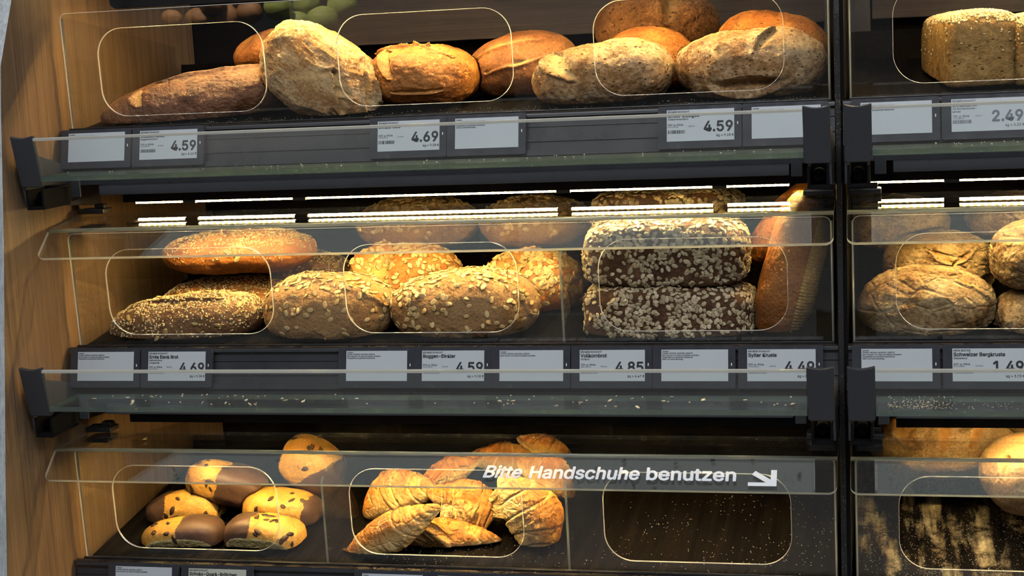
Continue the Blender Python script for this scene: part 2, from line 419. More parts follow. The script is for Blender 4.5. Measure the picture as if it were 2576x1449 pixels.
M['c_mottled_dark'] = crust('dark_wholemeal_crust', (0.085, 0.038, 0.016), (0.19, 0.090, 0.038), (0.30, 0.16, 0.075), (0.42, 0.30, 0.18), (0.55, 0.75), 0.6, 20, 1.0, 0.75, 0.2, 260, (0.40, 0.26, 0.12), pits=0.8)
M['c_bran'] = crust('orange_bran_crust', (0.18, 0.055, 0.009), (0.36, 0.125, 0.022), (0.50, 0.22, 0.05), (0.62, 0.44, 0.20), (0.58, 0.72), 0.6, 26, 1.0, 0.65, 0.3, 300, pits=0.6)
M['c_seeded'] = crust('seeded_crust', (0.17, 0.052, 0.008), (0.38, 0.135, 0.020), (0.56, 0.24, 0.045), (0.60, 0.42, 0.2), (0.70, 0.85), 0.4, 20, 0.8, 0.5, 0.4, 400)
M['c_seeded_dark'] = crust('dark_seeded_crust', (0.085, 0.038, 0.016), (0.20, 0.10, 0.042), (0.36, 0.20, 0.085), (0.50, 0.36, 0.2), (0.62, 0.80), 0.5, 22, 0.9, 0.6, 0.3, 360)
M['c_oat'] = crust('oat_loaf_crust', (0.19, 0.092, 0.033), (0.32, 0.18, 0.074), (0.43, 0.26, 0.115), (0.52, 0.37, 0.20), (0.55, 0.78), 0.5, 14, 0.9, 0.7, 0.25, 420, pits=0.25, score=(0.46, 0.17, 0.032))
M['c_oat_orange'] = crust('orange_oat_crust', (0.19, 0.058, 0.008), (0.36, 0.125, 0.018), (0.48, 0.21, 0.042), (0.55, 0.36, 0.14), (0.72, 0.88), 0.4, 16, 0.7, 0.55, 0.35, 380, (0.70, 0.42, 0.12), pits=0.2)
M['c_vollkorn'] = crust('wholegrain_crust', (0.045, 0.020, 0.010), (0.11, 0.052, 0.025), (0.22, 0.12, 0.055), (0.3, 0.2, 0.1), (0.7, 0.85), 0.4, 34, 1.2, 0.75, 0.25, 260)
M['c_crumb'] = crust('tin_loaf_side', (0.20, 0.105, 0.033), (0.37, 0.215, 0.070), (0.50, 0.32, 0.12), (0.54, 0.38, 0.17), (0.6, 0.8), 0.4, 40, 1.0, 0.8, 0.2, 220, pits=0.8)
M['c_sylter'] = crust('glossy_brown_crust', (0.16, 0.048, 0.008), (0.34, 0.115, 0.018), (0.50, 0.21, 0.04), (0.62, 0.50, 0.36), (0.60, 0.76), 0.55, 18, 0.9, 0.34, 0.5, 420)
M['c_ridged'] = crust('ridged_golden_crust', (0.34, 0.17, 0.04), (0.52, 0.30, 0.085), (0.62, 0.40, 0.15), (0.66, 0.5, 0.25), (0.6, 0.8), 0.4, 16, 0.6, 0.55, 0.35, 420)
M['c_swiss'] = crust('grey_floury_crust', (0.12, 0.068, 0.028), (0.25, 0.16, 0.075), (0.40, 0.28, 0.14), (0.62, 0.48, 0.27), (0.46, 0.62), 0.6, 13, 1.0, 0.8, 0.15, 260, (0.46, 0.27, 0.085), (1, 1, 1.6), 1.2, pits=0.4)
M['c_pale'] = crust('pale_floury_crust', (0.20, 0.105, 0.038), (0.32, 0.195, 0.088), (0.43, 0.29, 0.145), (0.54, 0.40, 0.23), (0.46, 0.66), 0.75, 15, 0.6, 0.8, 0.15, 300, (0.36, 0.175, 0.045), (1, 1, 1), 0.5)
M['c_bun'] = crust('sweet_bun_crust', (0.42, 0.17, 0.024), (0.60, 0.31, 0.060), (0.70, 0.43, 0.12), (0.72, 0.5, 0.2), (0.75, 0.9), 0.3, 16, 0.35, 0.4, 0.4, 420, (0.72, 0.52, 0.22))
M['c_croissant'] = crust('croissant_crust', (0.30, 0.080, 0.008), (0.58, 0.24, 0.030), (0.74, 0.42, 0.095), (0.8, 0.62, 0.3), (0.8, 0.95), 0.2, 24, 0.9, 0.36, 0.5, 330, (0.80, 0.62, 0.30), (1, 1, 1), 0.6)
M['bun_crumb'] = crust('pale_bun_crumb', (0.58, 0.44, 0.16), (0.78, 0.64, 0.30), (0.84, 0.72, 0.40), (0.7, 0.6, 0.4), (0.8, 0.95), 0.1, 50, 1.0, 0.85, 0.15, 260, pits=0.8)
M['choc'] = simple('milk_chocolate', (0.058, 0.030, 0.021), 0.42, 0.4, 0, 0.25, 40)
M['chip'] = simple('chocolate_chip', (0.035, 0.014, 0.007), 0.45, 0.4)
M['oat'] = seedmat('oat_flake', (0.40, 0.26, 0.10), (0.60, 0.44, 0.21))
M['oat_grey'] = seedmat('pale_oat_flake', (0.30, 0.23, 0.13), (0.62, 0.51, 0.34))
M['sesame'] = seedmat('sesame_seed', (0.56, 0.40, 0.17), (0.74, 0.58, 0.31))
M['pumpkin'] = seedmat('pumpkin_seed', (0.30, 0.20, 0.07), (0.52, 0.38, 0.15))
M['flake_crumb'] = seedmat('crumb', (0.62, 0.50, 0.32), (0.85, 0.78, 0.62))

# ------------------------------------------------------------------ the setting
FRONT = [(0.02, 0.45), (-0.098, 0.169), (-0.138, 0.0876), (-0.149, 0.021), (-0.169, -0.126), (-0.218, -0.42), (-0.248, -0.62), (-0.30, -1.25)]
g = MB().prism(FRONT+[(0.44, -1.25), (0.44, 0.45)], -0.036, -0.012).build('wall_left', [M['wood'], M['gable_edge']], bevel=0.0008)
for p in g.data.polygons: p.material_index = 0 if abs(p.normal.x) > 0.5 else 1
tag(g, kind='structure')
tag(MB().box(-1.2, 2.6, 0.44, 0.46, -1.25, 0.9).build('wall_back', M['dull_black']), kind='structure')
tag(MB().box(-2.5, 4.5, -5.5, 0.46, -1.27, -1.25).build('floor', M['floor_tile']), kind='structure')
tag(MB().box(0.0, 2.05, -0.10, 0.44, -1.25, -0.68).build('trim_1', M['valance']), kind='structure')

t = MB().box(0.17, 0.985, 0.398, 0.408, 0.094, 0.5).build('back_board', M['board'], bevel=0.001)
tag(t, 'dark wood-grain board behind the top shelf of the wide left bay', 'back panel')
t = MB().box(1.046, 1.95, 0.398, 0.408, 0.094, 0.5).build('back_board', M['board'], bevel=0.001)
tag(t, 'dark wood-grain board behind the tin loaves in the right bay', 'back panel')
UPF = [(0.06, 0.5), (-0.005, 0.10), (-0.012, -0.05), (-0.045, -0.30), (-0.078, -0.60), (-0.12, -1.24)]
u = empty('shelf_upright', (1.01, 0, 0), 'black dusty upright between the two shelf bays', 'upright')
MB().prism(UPF+[(0.43, -1.24), (0.43, 0.5)], -0.0050, 0.0055).build('post', M['dull_black'], u)
MB().prism([(y-0.003, z) for y, z in UPF]+[(y+0.0, z) for y, z in UPF[::-1]], -0.0058, 0.001).build('front_strip', M['dust_post'], u, bevel=0.001)
tag(MB().box(0.98, 1.044, 0.372, 0.397, -1.24, 0.5).build('back_column', M['anthracite'], bevel=0.002), 'dark grey steel column behind the upright between the bays', 'column')

# ------------------------------------------------------------------ shelf fixtures
def slope(x, s, n=0.0):           # point on the tilted price rail: x along, s down the slope, n outwards
    return (x, -0.012-0.2425*s-0.970*n, -0.002-0.970*s+0.2425*n)
ROWN = ('top', 'middle', 'bottom')
BAYN = ('wide left bay', 'right bay')

def make_tray(b, r):
    x0 = BAY[b]
    root = empty('bread_tray', (x0, ROWY[r], ROWZ[r]),
                 f'black bread tray with clear front on the {ROWN[r]} shelf, {BAYN[b]}', 'bread tray', 'bread trays on the shelves')
    fz = lambda y: -0.004+0.125*(y-0.014)
    m = M['tray_floury'] if (b == 1 and r == 2) else (M['tray_crumbs'] if (b == 1 or r == 2) else M['tray'])
    mb = MB()
    n = 40                                              # ridged floor
    xs = [0.002+0.996*i/ (n*4) for i in range(n*4+1)]
    prof = lambda i: 0.0022 if i % 4 in (1, 2) else 0.0
    V = []; F = []
    for i, x in enumerate(xs):
        h = prof(i)
        V += [(x, 0.003, fz(0.003)), (x, 0.03, fz(0.03)+h), (x, 0.33, fz(0.33)+h), (x, 0.352, fz(0.352)), (x, 0.358, 0.078), (x, 0.362, 0.078), (x, 0.362, fz(0.36)-0.006), (x, 0.003, fz(0.003)-0.004)]
    for i in range(len(xs)-1):
        for k in range(8):
            F.append((i*8+k, (i+1)*8+k, (i+1)*8+(k+1) % 8, i*8+(k+1) % 8))
    mb.add(V, F); mb.build('tray_floor', m, root)
    MB().box(0, 1.0, -0.0035, 0.001, -0.008, 0.0005).build('front_lip', M['black'], root, bevel=0.0006)
    # front panel with three hand openings
    holes = ((0.050, 0.286), (0.383, 0.614), (0.714, 0.947))
    zt = 0.151
    v, f, nz = curve_geo([rrect(0.003, 0.997, 0.0, zt, (0.001, 0.001, 0.008, 0.008))]+[rrect(a+0.0008, c-0.0008, 0.0133, 0.1302, 0.037, 10) for a, c in holes], 0.0008, 0.0011)
    P = [(p[0], 0.002-0.055*p[1]+p[2], p[1]) for p in v]
    fp = MB(); fp.v = P; fp.f = f; fp.m = [0 if z > 0.95 else 1 for z in nz]
    fp.build('front_panel', [M['acrylic'], M['edge']], root)
    pr_ = [(0.005, fz(0.005)), (0.34, fz(0.34)), (0.34, 0.105), (0.02, 0.146), (0.008-0.055*0.146, 0.146)]
    for xa in (0.0005, 0.9965):
        o = MB().prism(pr_, xa, xa+0.003).build('side_pane', [M['acrylic_side'], M['edge_dim']], root)
        for p in o.data.polygons: p.material_index = 1 if p.normal.y < -0.5 else 0
    div = {(0, 1): (0.6655,), (0, 2): (0.3445, 0.6665)}.get((b, r), ())
    for xd in div:
        pd = [(0.005, fz(0.005)), (0.345, fz(0.345)), (0.345, 0.123), (0.018, 0.1165), (0.008, 0.1145), (0.001, 0.108)]
        o = MB().prism(pd, xd, xd+0.003).build('divider', [M['acrylic_side'], M['edge_dim']], root)
        for p in o.data.polygons: p.material_index = 1 if p.normal.y < -0.4 else 0
    if r > 0:
        za = 0.162
        lid = MB()
        lb = 0.0108 if r == 1 else 0.0012                # the middle lids stand a little open at the hinge
        lid.prism([(-0.045, za-0.0035), (0.046, za+lb-0.0035), (0.046, za+lb), (-0.045, za)], -0.0027, 1.0027)
        lid = lid.build('lid', [M['lid'], M['edge_dim']], root, bevel=0)
        for p in lid.data.polygons: p.material_index = 1 if abs(p.normal.x) > 0.5 else 0
        L = math.hypot(0.036, 0.031); dy, dz = -0.036/L, -0.031/L
        v, f, nz = curve_geo([rrect(-0.0027, 1.0027, 0, L, (0.0015, 0.0015, 0.010, 0.010))], 0.0021, 0.0)
        ny, nn = -dz*-1, dy*-1
        fm = MB(); fm.v = [(p[0], -0.0455+dy*p[1]+dz*p[2], za-0.0025+dz*p[1]-dy*p[2]) for p in v]; fm.f = f; fm.m = [0 if z > 0.95 else 1 for z in nz]
        fm.build('flap', [M['lid'], M['edge_plate']], lid)
        MB().tube([(-0.0027, -0.0452, za-0.0012), (1.0027, -0.0452, za-0.0014)], 0.0024, 10).build('fold', M['edge_dim'], lid, smooth=True)
        for a in (-0.002, 0.964):
            h = MB().box(a, a+0.038, 0.034, 0.060, za+lb+0.0005, za+lb+0.007).box(a+0.020, a+0.034, 0.044, 0.056, za+lb+0.007, za+lb+0.013)
            h.box(a+0.004, a+0.036, 0.030, 0.058, za-0.012, za-0.0045)
            h.build('hinge_clip', M['clip'], lid, bevel=0.0012)
        if (b, r) == (0, 2):
            tv = []; tf = []
            def put(vv, ff, ox, ov):
                k = len(tv)
                for p in vv:
                    a = ov-p[1]
                    h_ = 0.0024+p[2]; tv.append((ox+p[0], -0.0455+dy*a+dz*h_, za-0.0025+dz*a-dy*h_))
                tf.extend(tuple(q+k for q in z) for z in ff)
            for word, sh, xa, xb in (('Bitte', 0.24, 0.5815, 0.630), ('Handschuhe', 0.10, 0.6385, 0.7730), ('benutzen', 0.0, 0.7810, 0.8870)):
                vv, ff = text_geo(word, 0.0165, 0.0008, sh)
                k = (xb-xa)/(vv[:, 0].max()-vv[:, 0].min()); put((vv-np.array([vv[:, 0].min(), 0, 0]))*np.array([k, 1.0, 1.0]), ff, xa, 0.0335)
            a0 = 0.905                                  # arrow pointing down to the right
            ar = [(a0, 0.0145), (a0+0.0042, 0.0195), (a0+0.022, 0.0075), (a0+0.0222, 0.021), (a0+0.029, 0.021), (a0+0.029, -0.0015), (a0-0.004, -0.0015), (a0-0.004, 0.0035), (a0+0.0165, 0.0035)]
            put([(p[0], p[1], 0.0) for p in ar], [(0, 1, 2, 8), (2, 3, 4, 5), (8, 2, 5), (8, 5, 6, 7)], 0.0, 0.0385)
            lt = MB(); lt.v = tv; lt.f = tf; lt.m = [0]*len(tf)
            tag(lt.build('lettering', M['white_vinyl'], lid), 'white words asking to use gloves, with an arrow')
    return root

def make_rail(b, r):
    x0 = BAY[b]
    root = empty('price_rail', (x0, ROWY[r], ROWZ[r]), f'anthracite price rail under the {ROWN[r]} tray of the {BAYN[b]}', 'price rail', 'price rails')
    pr_ = [(-0.0005, -0.0125), (-0.0005, -0.0088), (-0.004, -0.0088), (-0.0040, -0.0030), (-0.012, -0.0028)]
    for s, n in ((0.003, 0.0), (0.006, 0.0), (0.0065, -0.005), (0.015, -0.005), (0.0155, -0.0035), (0.0175, -0.0035), (0.018, -0.005), (0.033, -0.005), (0.0335, -0.003), (0.036, -0.003), (0.0365, -0.005), (0.047, -0.005), (0.0475, 0.0), (0.054, 0.0)):
        p = slope(0, s, n); pr_.append((p[1], p[2]))
    pr_ += [(-0.0215, -0.058), (-0.0215, -0.074), (-0.0005, -0.074)]
    MB().prism(pr_, -0.007, 1.004).build('rail', M['rail'], root)
    MB().box(-0.009, 1.002, -0.0125, -0.0037, -0.0029, -0.0018).build('trim_strip', M['brown_trim'], root)
    return root

TEXTS = ('Zutaten', 'Enthält: WEIZEN, ROGGEN, GERSTE', 'Kann Spuren von Soja und Sesam enthalten', 'Hergestellt aus geheizter Backstube', 'Mehl und Natursauerteig')
def make_tag(b, r, sx, lines, label, cream=False, faded=False, seed=0):
    """sx: left edge of the screen along X in metres (world)"""
    o0 = (sx-0.0108, ROWY[r], ROWZ[r])
    root = empty('price_tag', o0, label, 'price tag', 'electronic price tags')
    W = 0.1008
    def slab(xa, xb, s0, s1, n0, n1, rad=0.0):
        v, f, nz = curve_geo([rrect(xa, xb, s0, s1, rad, 4)], (n1-n0)/2, 0.0)
        mb = MB(); mb.v = [slope(p[0], p[1], (n0+n1)/2+p[2]) for p in v]; mb.f = f; mb.m = [0]*len(f); return mb
    slab(0.0, W, 0.0005, 0.0525, 0.0002, 0.0062, 0.002).build('body', M['tag'], root)
    sc = slab(0.0108, 0.0108+0.0812, 0.0052, 0.0436, 0.0060, 0.0065).build('screen', M['screen_yellow'] if cream else M['screen'], root)
    slab(0.0955, 0.0966, 0.0215, 0.0250, 0.0060, 0.0066, 0.0004).build('button', M['button'], root)
    V = []; F = []
    ins = 0.0108
    def put(v, f, x, s, align='L'):
        k = len(V); w_ = v[:, 0].max() if len(v) else 0
        if align == 'R': x = x-w_
        V.extend(slope(ins+x+p[0], 0.0052+s-p[1], 0.00665+p[2]) for p in v); F.extend(tuple(q+k for q in z) for z in f)
    def txt(s, size, x, y, bold=0.0, align='L', wide=1.0):
        v, f = text_geo(s, size, bold)
        put(v*np.array([wide, 1.0, 1.0]), f, x, y, align)
    rn = random.Random(seed)
    if lines is None:
        k = rn.randint(3, 5)
        for i in range(k):
            txt(TEXTS[i], 0.0016, 0.0012, 0.0028+0.0024*i, 0.00002)
    else:
        brand, name, sub, wt, price, kg = lines
        if brand: txt(brand, 0.0021, 0.0012, 0.0034, 0.00004)
        txt(name, 0.0041, 0.0012, 0.0090, 0.00022)
        for i, s in enumerate(sub): txt(s, 0.0021, 0.0012, 0.0124+0.0034*i, 0.00004)
        txt(wt, 0.0021, 0.0012, 0.0192+(0.002 if len(sub) > 1 else 0), 0.00003)
        txt(f'{rn.randint(10**8, 10**9)}', 0.0016, 0.0012, 0.0216+(0.002 if len(sub) > 1 else 0))
        txt(f'{rn.randint(10**5, 10**6)}', 0.0016, 0.026, 0.0212)
        x = 0.0015
        while x < 0.0225:
            wd = rn.choice((0.0003, 0.0005, 0.0008, 0.0010))
            put(np.array([(x, 0, 0), (x+wd, 0, 0), (x+wd, 0.0042, 0), (x, 0.0042, 0)]), [(0, 1, 2, 3)], 0, 0.0290)
            x += wd+rn.choice((0.0003, 0.0005, 0.0007))
        txt(price, 0.0122, 0.0796, 0.0272, 0.00055, 'R', 0.98)
        txt('kg = %s €' % kg, 0.0028, 0.0806, 0.0336, 0.00004, 'R')
    mb = MB(); mb.v = V; mb.f = F; mb.m = [0]*len(F)
    mb.build('lettering', M['ink_grey'] if faded else M['ink'], sc)
    return root

def make_ledge(b, r):
    x0 = BAY[b]
    root = empty('glass_ledge', (x0, ROWY[r], ROWZ[r]), f'clear glass ledge with upright front below the {ROWN[r]} price tags of the {BAYN[b]}', 'glass ledge', 'glass ledges')
    o = MB().box(0.0274, 0.9721, -0.136, -0.063, -0.0595, -0.053).build('shelf_pane', [M['shelf_glass'], M['edge_green']], root)
    for p in o.data.polygons: p.material_index = 0 if abs(p.normal.z) > 0.5 else 1
    o = MB().prism([(-0.1365, -0.0585), (-0.1468, -0.0075), (-0.1470, -0.0046), (-0.1425, -0.0038), (-0.1320, -0.0580)], 0.0274, 0.9721).build('front_pane', [M['glass'], M['edge_plate']], root)
    for q in o.data.polygons: q.material_index = 1 if (q.center.z > -0.0078 and abs(q.normal.x) < 0.5) else 0      # rounded top edge, mirrored strip light painted in as pale colour
    return root

def make_bracket(b, r, side):
    x0 = BAY[b]+(-0.0035 if side == 0 else 0.9725)
    w_ = 0.0305
    label = f'dark grey ledge bracket at the {("left" if side == 0 else "right")} end of the {ROWN[r]} ledge, {BAYN[b]}'
    root = empty('ledge_bracket', (x0, ROWY[r], ROWZ[r]), label, 'bracket', 'ledge brackets')
    zt, zb = -0.0005, -0.0665
    out = [(0.002, zb), (w_-0.002, zb), (w_, zb+0.003), (w_, zt)]
    out += [(w_*(1-k/8), zt-0.0030*math.sin(math.pi*k/8)) for k in range(1, 8)]+[(0, zt), (0, zb+0.003)]
    mb = MB().prismx(out, 0, 0.0085)
    mb.v = [(p[0], -0.1485+p[1]+(zt-p[2])*0.25, p[2]) for p in mb.v]
    mb.build('cap', M['anthracite'], root, bevel=0.0014)
    xa, xb = (0.0, 0.003) if side == 0 else (w_-0.003, w_)
    MB().prism([(-0.136, -0.032), (-0.124, -0.091), (0.07, -0.109), (0.07, -0.076), (-0.045, -0.040), (-0.10, -0.026)], xa, xb).build('arm', M['anthracite'], root, bevel=0.0005)
    MB().box(0.003, w_-0.003, -0.127, -0.060, -0.0955, -0.092).box(0.003, 0.006, -0.127, -0.060, -0.092, -0.070).box(w_-0.006, w_-0.003, -0.127, -0.060, -0.092, -0.070).box(0.006, w_-0.006, -0.085, -0.035, -0.092, -0.068).tube([(w_*0.5, -0.110, -0.081), (w_*0.5, -0.050, -0.083)], 0.0075, 14).build('spring_housing', M['dull_black'], root, bevel=0.0006)
    ta, tb = (w_+0.002, w_+0.015) if side == 0 else (-0.018, -0.005)
    MB().box(ta, tb, -0.066, -0.063, -0.086, -0.0600).build('tab', M['anthracite'], root, bevel=0.0008)
    return root

def make_valance(b, r):
    root = empty('shelf_valance', (BAY[b], ROWY[r], ROWZ[r]), f'slate grey metal bar under the {ROWN[r]} shelf edge of the {BAYN[b]}', 'valance', 'shelf valances')
    MB().box(0.050, 0.950, -0.030, -0.026, -0.0875, -0.0743).box(0.050, 0.950, -0.030, 0.0, -0.0758, -0.0743).build('bar', M['valance'], root, bevel=0.0006)
    return root

def make_led(b, r):
    """light strip hanging under the shelf above row r+1"""
    name = ('middle', 'bottom', '')[r] if r >= 0 else 'top'
    oy, oz = (ROWY[r], ROWZ[r]) if r >= 0 else (0.031, 0.289)
    root = empty('led_strip', (BAY[b], oy, oz), f'warm white light strip above the {name} tray of the {BAYN[b]}', 'light strip', 'shelf light strips')
    zl, yl = -0.1042, 0.022
    xl = 0.076 if b == 0 else (0.066 if r == 1 else 0.024)
    bd = MB().box(xl, 0.9465, yl-0.0018, yl+0.0022, zl-0.0005, zl+0.0022)
    bd = bd.build('diode_band', [M['led'], M['led_side'], M['clip']], root)
    for q in bd.data.polygons: q.material_index = 0 if (q.normal.z < -0.5 or abs(q.normal.x) > 0.5) else (1 if q.normal.y < -0.5 else 2)
    hb = MB().box(xl-0.016, 0.968, yl-0.006, yl+0.008, zl+0.0023, -0.0150)
    if r == 1: hb.box(xl-0.016, 0.968, yl-0.0090, yl-0.0075, zl-0.0045, -0.0150).box(xl-0.004, xl-0.002, yl-0.0075, yl+0.008, zl-0.0045, zl+0.0023).box(0.9485, 0.9505, yl-0.0075, yl+0.008, zl-0.0045, zl+0.0023)       # shade added under the middle shelf to hide the band and its reflection
    hb.build('housing', M['dull_black'], root)
    for cx in ((0.155, 0.311, 0.665, 0.862) if b == 0 else (0.118, 0.311, 0.665, 0.862)):
        MB().box(cx-0.009, cx+0.009, yl-0.0050, yl+0.0075, zl-0.0017, zl+0.0095).build('clip', M['clip'], root, bevel=0.0005)
    return root

for b in (0, 1):
    for r in (0, 1, 2):
        make_tray(b, r); make_rail(b, r)
        if r < 2:
            make_ledge(b, r); make_valance(b, r); make_led(b, r)
            make_bracket(b, r, 0)
            if b == 0: make_bracket(b, r, 1)
    make_led(b, -1)
    if b == 0:
        tv = tag(MB().prismx(rrect(0.066, 0.955, 0.155, 0.26, 0.010), 0.012, 0.020).build('top_valance', M['black'], bevel=0.001), 'black rounded panel hanging above the top loaves', 'valance')

B = 'BÄCKER SCHACHT'
TAGS = [
 (0, 0, 0.0079, None, 'blank-looking ingredient tag at the far left end of the top rail', 0, 0),
 (0, 0, 0.1108, (B, 'Gassenhauer', ['Roggenmischbrot'], '750-g-Stück', '4.59', '6.12'), 'price tag reading Gassenhauer 4.59 on the top rail', 0, 0),
 (0, 0, 0.4380, (B, 'Dinkel 630', [], '500-g-Stück', '4.69', '9.38'), 'price tag reading Dinkel 630 and 4.69 on the top rail', 0, 0),
 (0, 0, 0.5394, None, 'ingredient tag right beside the Dinkel 630 tag on the top rail', 0, 0),
 (0, 0, 0.8049, (B, 'Unser Bulliges', ['Vollkornmischbrot'], '500-g-Stück', '4.59', '9.18'), 'price tag reading Unser Bulliges 4.59 on the top rail', 0, 0),
 (0, 0, 0.9068, None, 'ingredient tag half behind the right bracket of the top ledge', 0, 0),
 (1, 0, 1.0340, None, 'ingredient tag under the tin loaves in the right bay', 0, 0),
 (1, 0, 1.1370, (B, 'Dinkelbrot', ['mit Sonnenblumen-', 'kernen'], '750-g-Stück', '2.49', '3.32'), 'price tag reading Dinkelbrot 2.49 in the right bay', 0, 1),
 (0, 1, 0.0098, None, 'ingredient tag at the far left end of the middle rail', 0, 0),
 (0, 1, 0.1120, (B, 'Ernte Dank Brot', ['Mehrkornbrot', 'mit Karotte'], '500-g-Stück', '4.69', '9.38'), 'price tag reading Ernte Dank Brot 4.69 on the middle rail', 0, 0),
 (0, 1, 0.3873, None, 'pale ingredient tag in a sleeve left of the Roggen-Dinkler tag', 0, 0),
 (0, 1, 0.4882, (B, 'Roggen-Dinkler', [], '500-g-Stück', '4.59', '9.18'), 'price tag reading Roggen-Dinkler 4.59 on the middle rail', 0, 0),
 (0, 1, 0.5892, None, 'ingredient tag between the Roggen-Dinkler and Vollkornbrot tags', 0, 0),
 (0, 1, 0.6911, (B, 'Vollkornbrot', ['mit Korn'], '750-g-Stück', '4.85', '6.47'), 'price tag reading Vollkornbrot 4.85 on the middle rail', 0, 0),
 (0, 1, 0.7925, None, 'ingredient tag between the Vollkornbrot and Sylter Kruste tags', 0, 0),
 (0, 1, 0.8965, (B, 'Sylter Kruste', [], '500-g-Stück', '4.49', '8.98'), 'price tag reading Sylter Kruste, partly behind a bracket', 0, 0),
 (1, 1, 1.0310, None, 'ingredient tag left of the Schweizer Bergkruste tag in the right bay', 0, 0),
 (1, 1, 1.1350, ('MEIN BESTES', 'Schweizer Bergkruste', ['Weizenbrot'], '400-g-Stück', '1.49', '3.73'), 'price tag reading Schweizer Bergkruste 1.49 in the right bay', 0, 0),
 (0, 2, 0.0551, None, 'ingredient tag cut by the picture edge, below the front left bun', 0, 0),
 (0, 2, 0.1603, (B, 'Schoko-Quark-Brötchen', [], '80-g-Stück', '1.29', '16.13'), 'cream-tinted price tag reading Schoko-Quark-Brötchen on the bottom rail', 1, 0),
 (0, 2, 0.4008, None, 'ingredient tag on the bottom rail below the croissants', 0, 0),
 (0, 2, 0.5020, (B, 'Butter-Croissant', [], '60-g-Stück', '1.19', '19.83'), 'dark-edged price tag next to the ingredient tag below the croissants', 0, 0),
]
for i, (b, r, sx, lines, lab, cream, faded) in enumerate(TAGS):
    make_tag(b, r, sx, lines, lab, cream, faded, i+3)
# ------------------------------------------------------------------ bread builders
from mathutils.bvhtree import BVHTree
SOLIDS = []                      # baked goods settle against the tray and one another
def rot_m(roll, yaw, pitch):
    return Matrix.Rotation(math.radians(yaw), 4, 'Z') @ Matrix.Rotation(math.radians(-roll), 4, 'Y') @ Matrix.Rotation(math.radians(pitch), 4, 'X')
def settle(V, F, P, roll, yaw, pitch, row, gap=0.0026, div=()):
    R3 = np.array(rot_m(roll, yaw, pitch).to_3x3()); W = V @ R3.T+np.asarray(P)
    for T_, lo, hi in SOLIDS:
        c = np.where(((W > lo-0.001) & (W < hi+0.001)).all(1))[0]
        if not len(c): continue
        for k in c:
            p = Vector(W[k]); q, n, i_, d = T_.find_nearest(p, 0.06)
            if q is None: continue
            s_ = (p-q).dot(n)
            if s_ < gap and d < 0.06:
                W[k] = q+n*gap
    yp = ROWY[row]+0.0115-0.055*np.clip(W[:, 2]-ROWZ[row], 0, 0.15)
    inside = W[:, 2] < ROWZ[row]+0.152
    W[:, 1] = np.where(inside, np.maximum(W[:, 1], yp), W[:, 1])
    W[:, 2] = np.maximum(W[:, 2], floor_z(row, W[:, 1])+0.0070)
    for xd, sgn in div:
        W[:, 0] = np.where(sgn*(W[:, 0]-xd) < 0.001, xd+sgn*0.001, W[:, 0])
    T_ = BVHTree.FromPolygons(W.tolist(), F.tolist())
    SOLIDS.append((T_, W.min(0), W.max(0)))
    return (W-np.asarray(P)) @ R3
import bmesh as _bm
_ico = {}
def ico(n):
    if n not in _ico:
        bm = _bm.new(); _bm.ops.create_icosphere(bm, subdivisions=n, radius=1.0)
        V = np.array([v.co[:] for v in bm.verts]); F = np.array([[v.index for v in f.verts] for f in bm.faces])
        bm.free(); V /= np.linalg.norm(V, axis=1)[:, None]; _ico[n] = (V, F)
    return _ico[n]
def normals(V, F):
    n = np.cross(V[F[:, 1]]-V[F[:, 0]], V[F[:, 2]]-V[F[:, 0]]); N = np.zeros_like(V)
    for k in range(3): np.add.at(N, F[:, k], n)
    return N/(np.linalg.norm(N, axis=1)[:, None]+1e-12)
def unit(v): v = np.asarray(v, float); return v/np.linalg.norm(v)

def _seed_shape(kind):
    if kind == 'oat': a, b, c, nu, nv = 0.0041, 0.0026, 0.0009, 8, 4
    elif kind == 'pumpkin': a, b, c, nu, nv = 0.0058, 0.0031, 0.0012, 8, 4
    elif kind == 'crumb': a, b, c, nu, nv = 0.0010, 0.0008, 0.0006, 5, 3
    else: a, b, c, nu, nv = 0.0017, 0.00105, 0.0007, 6, 3
    V = [(0, 0, c)]; F = []
    for j in range(1, nv):
        th = math.pi*j/nv
        for i in range(nu):
            ph = 2*math.pi*i/nu; x = math.cos(ph)*math.sin(th); y = math.sin(ph)*math.sin(th)
            z = math.cos(th)
            taper = 1-0.35*max(0, x) if kind != 'oat' else 1
            dent = 0.55 if (kind == 'oat' and j == 1 and i % 4 == 0) else 1.0     # crease along the flake
            V.append((a*x, b*y*taper, c*z*dent))
    V.append((0, 0, -c))
    if kind == 'oat': V[0] = (0, 0, c*0.15)
    for i in range(nu): F.append((0, 1+i, 1+(i+1) % nu))
    for j in range(nv-2):
        for i in range(nu):
            p, q = 1+j*nu+i, 1+j*nu+(i+1) % nu
            F += [(p, p+nu, q+nu), (p, q+nu, q)]
    L = len(V)-1; o = 1+(nv-2)*nu
    for i in range(nu): F.append((L, o+(i+1) % nu, o+i))
    return np.array(V), np.array(F)
_ss = {}
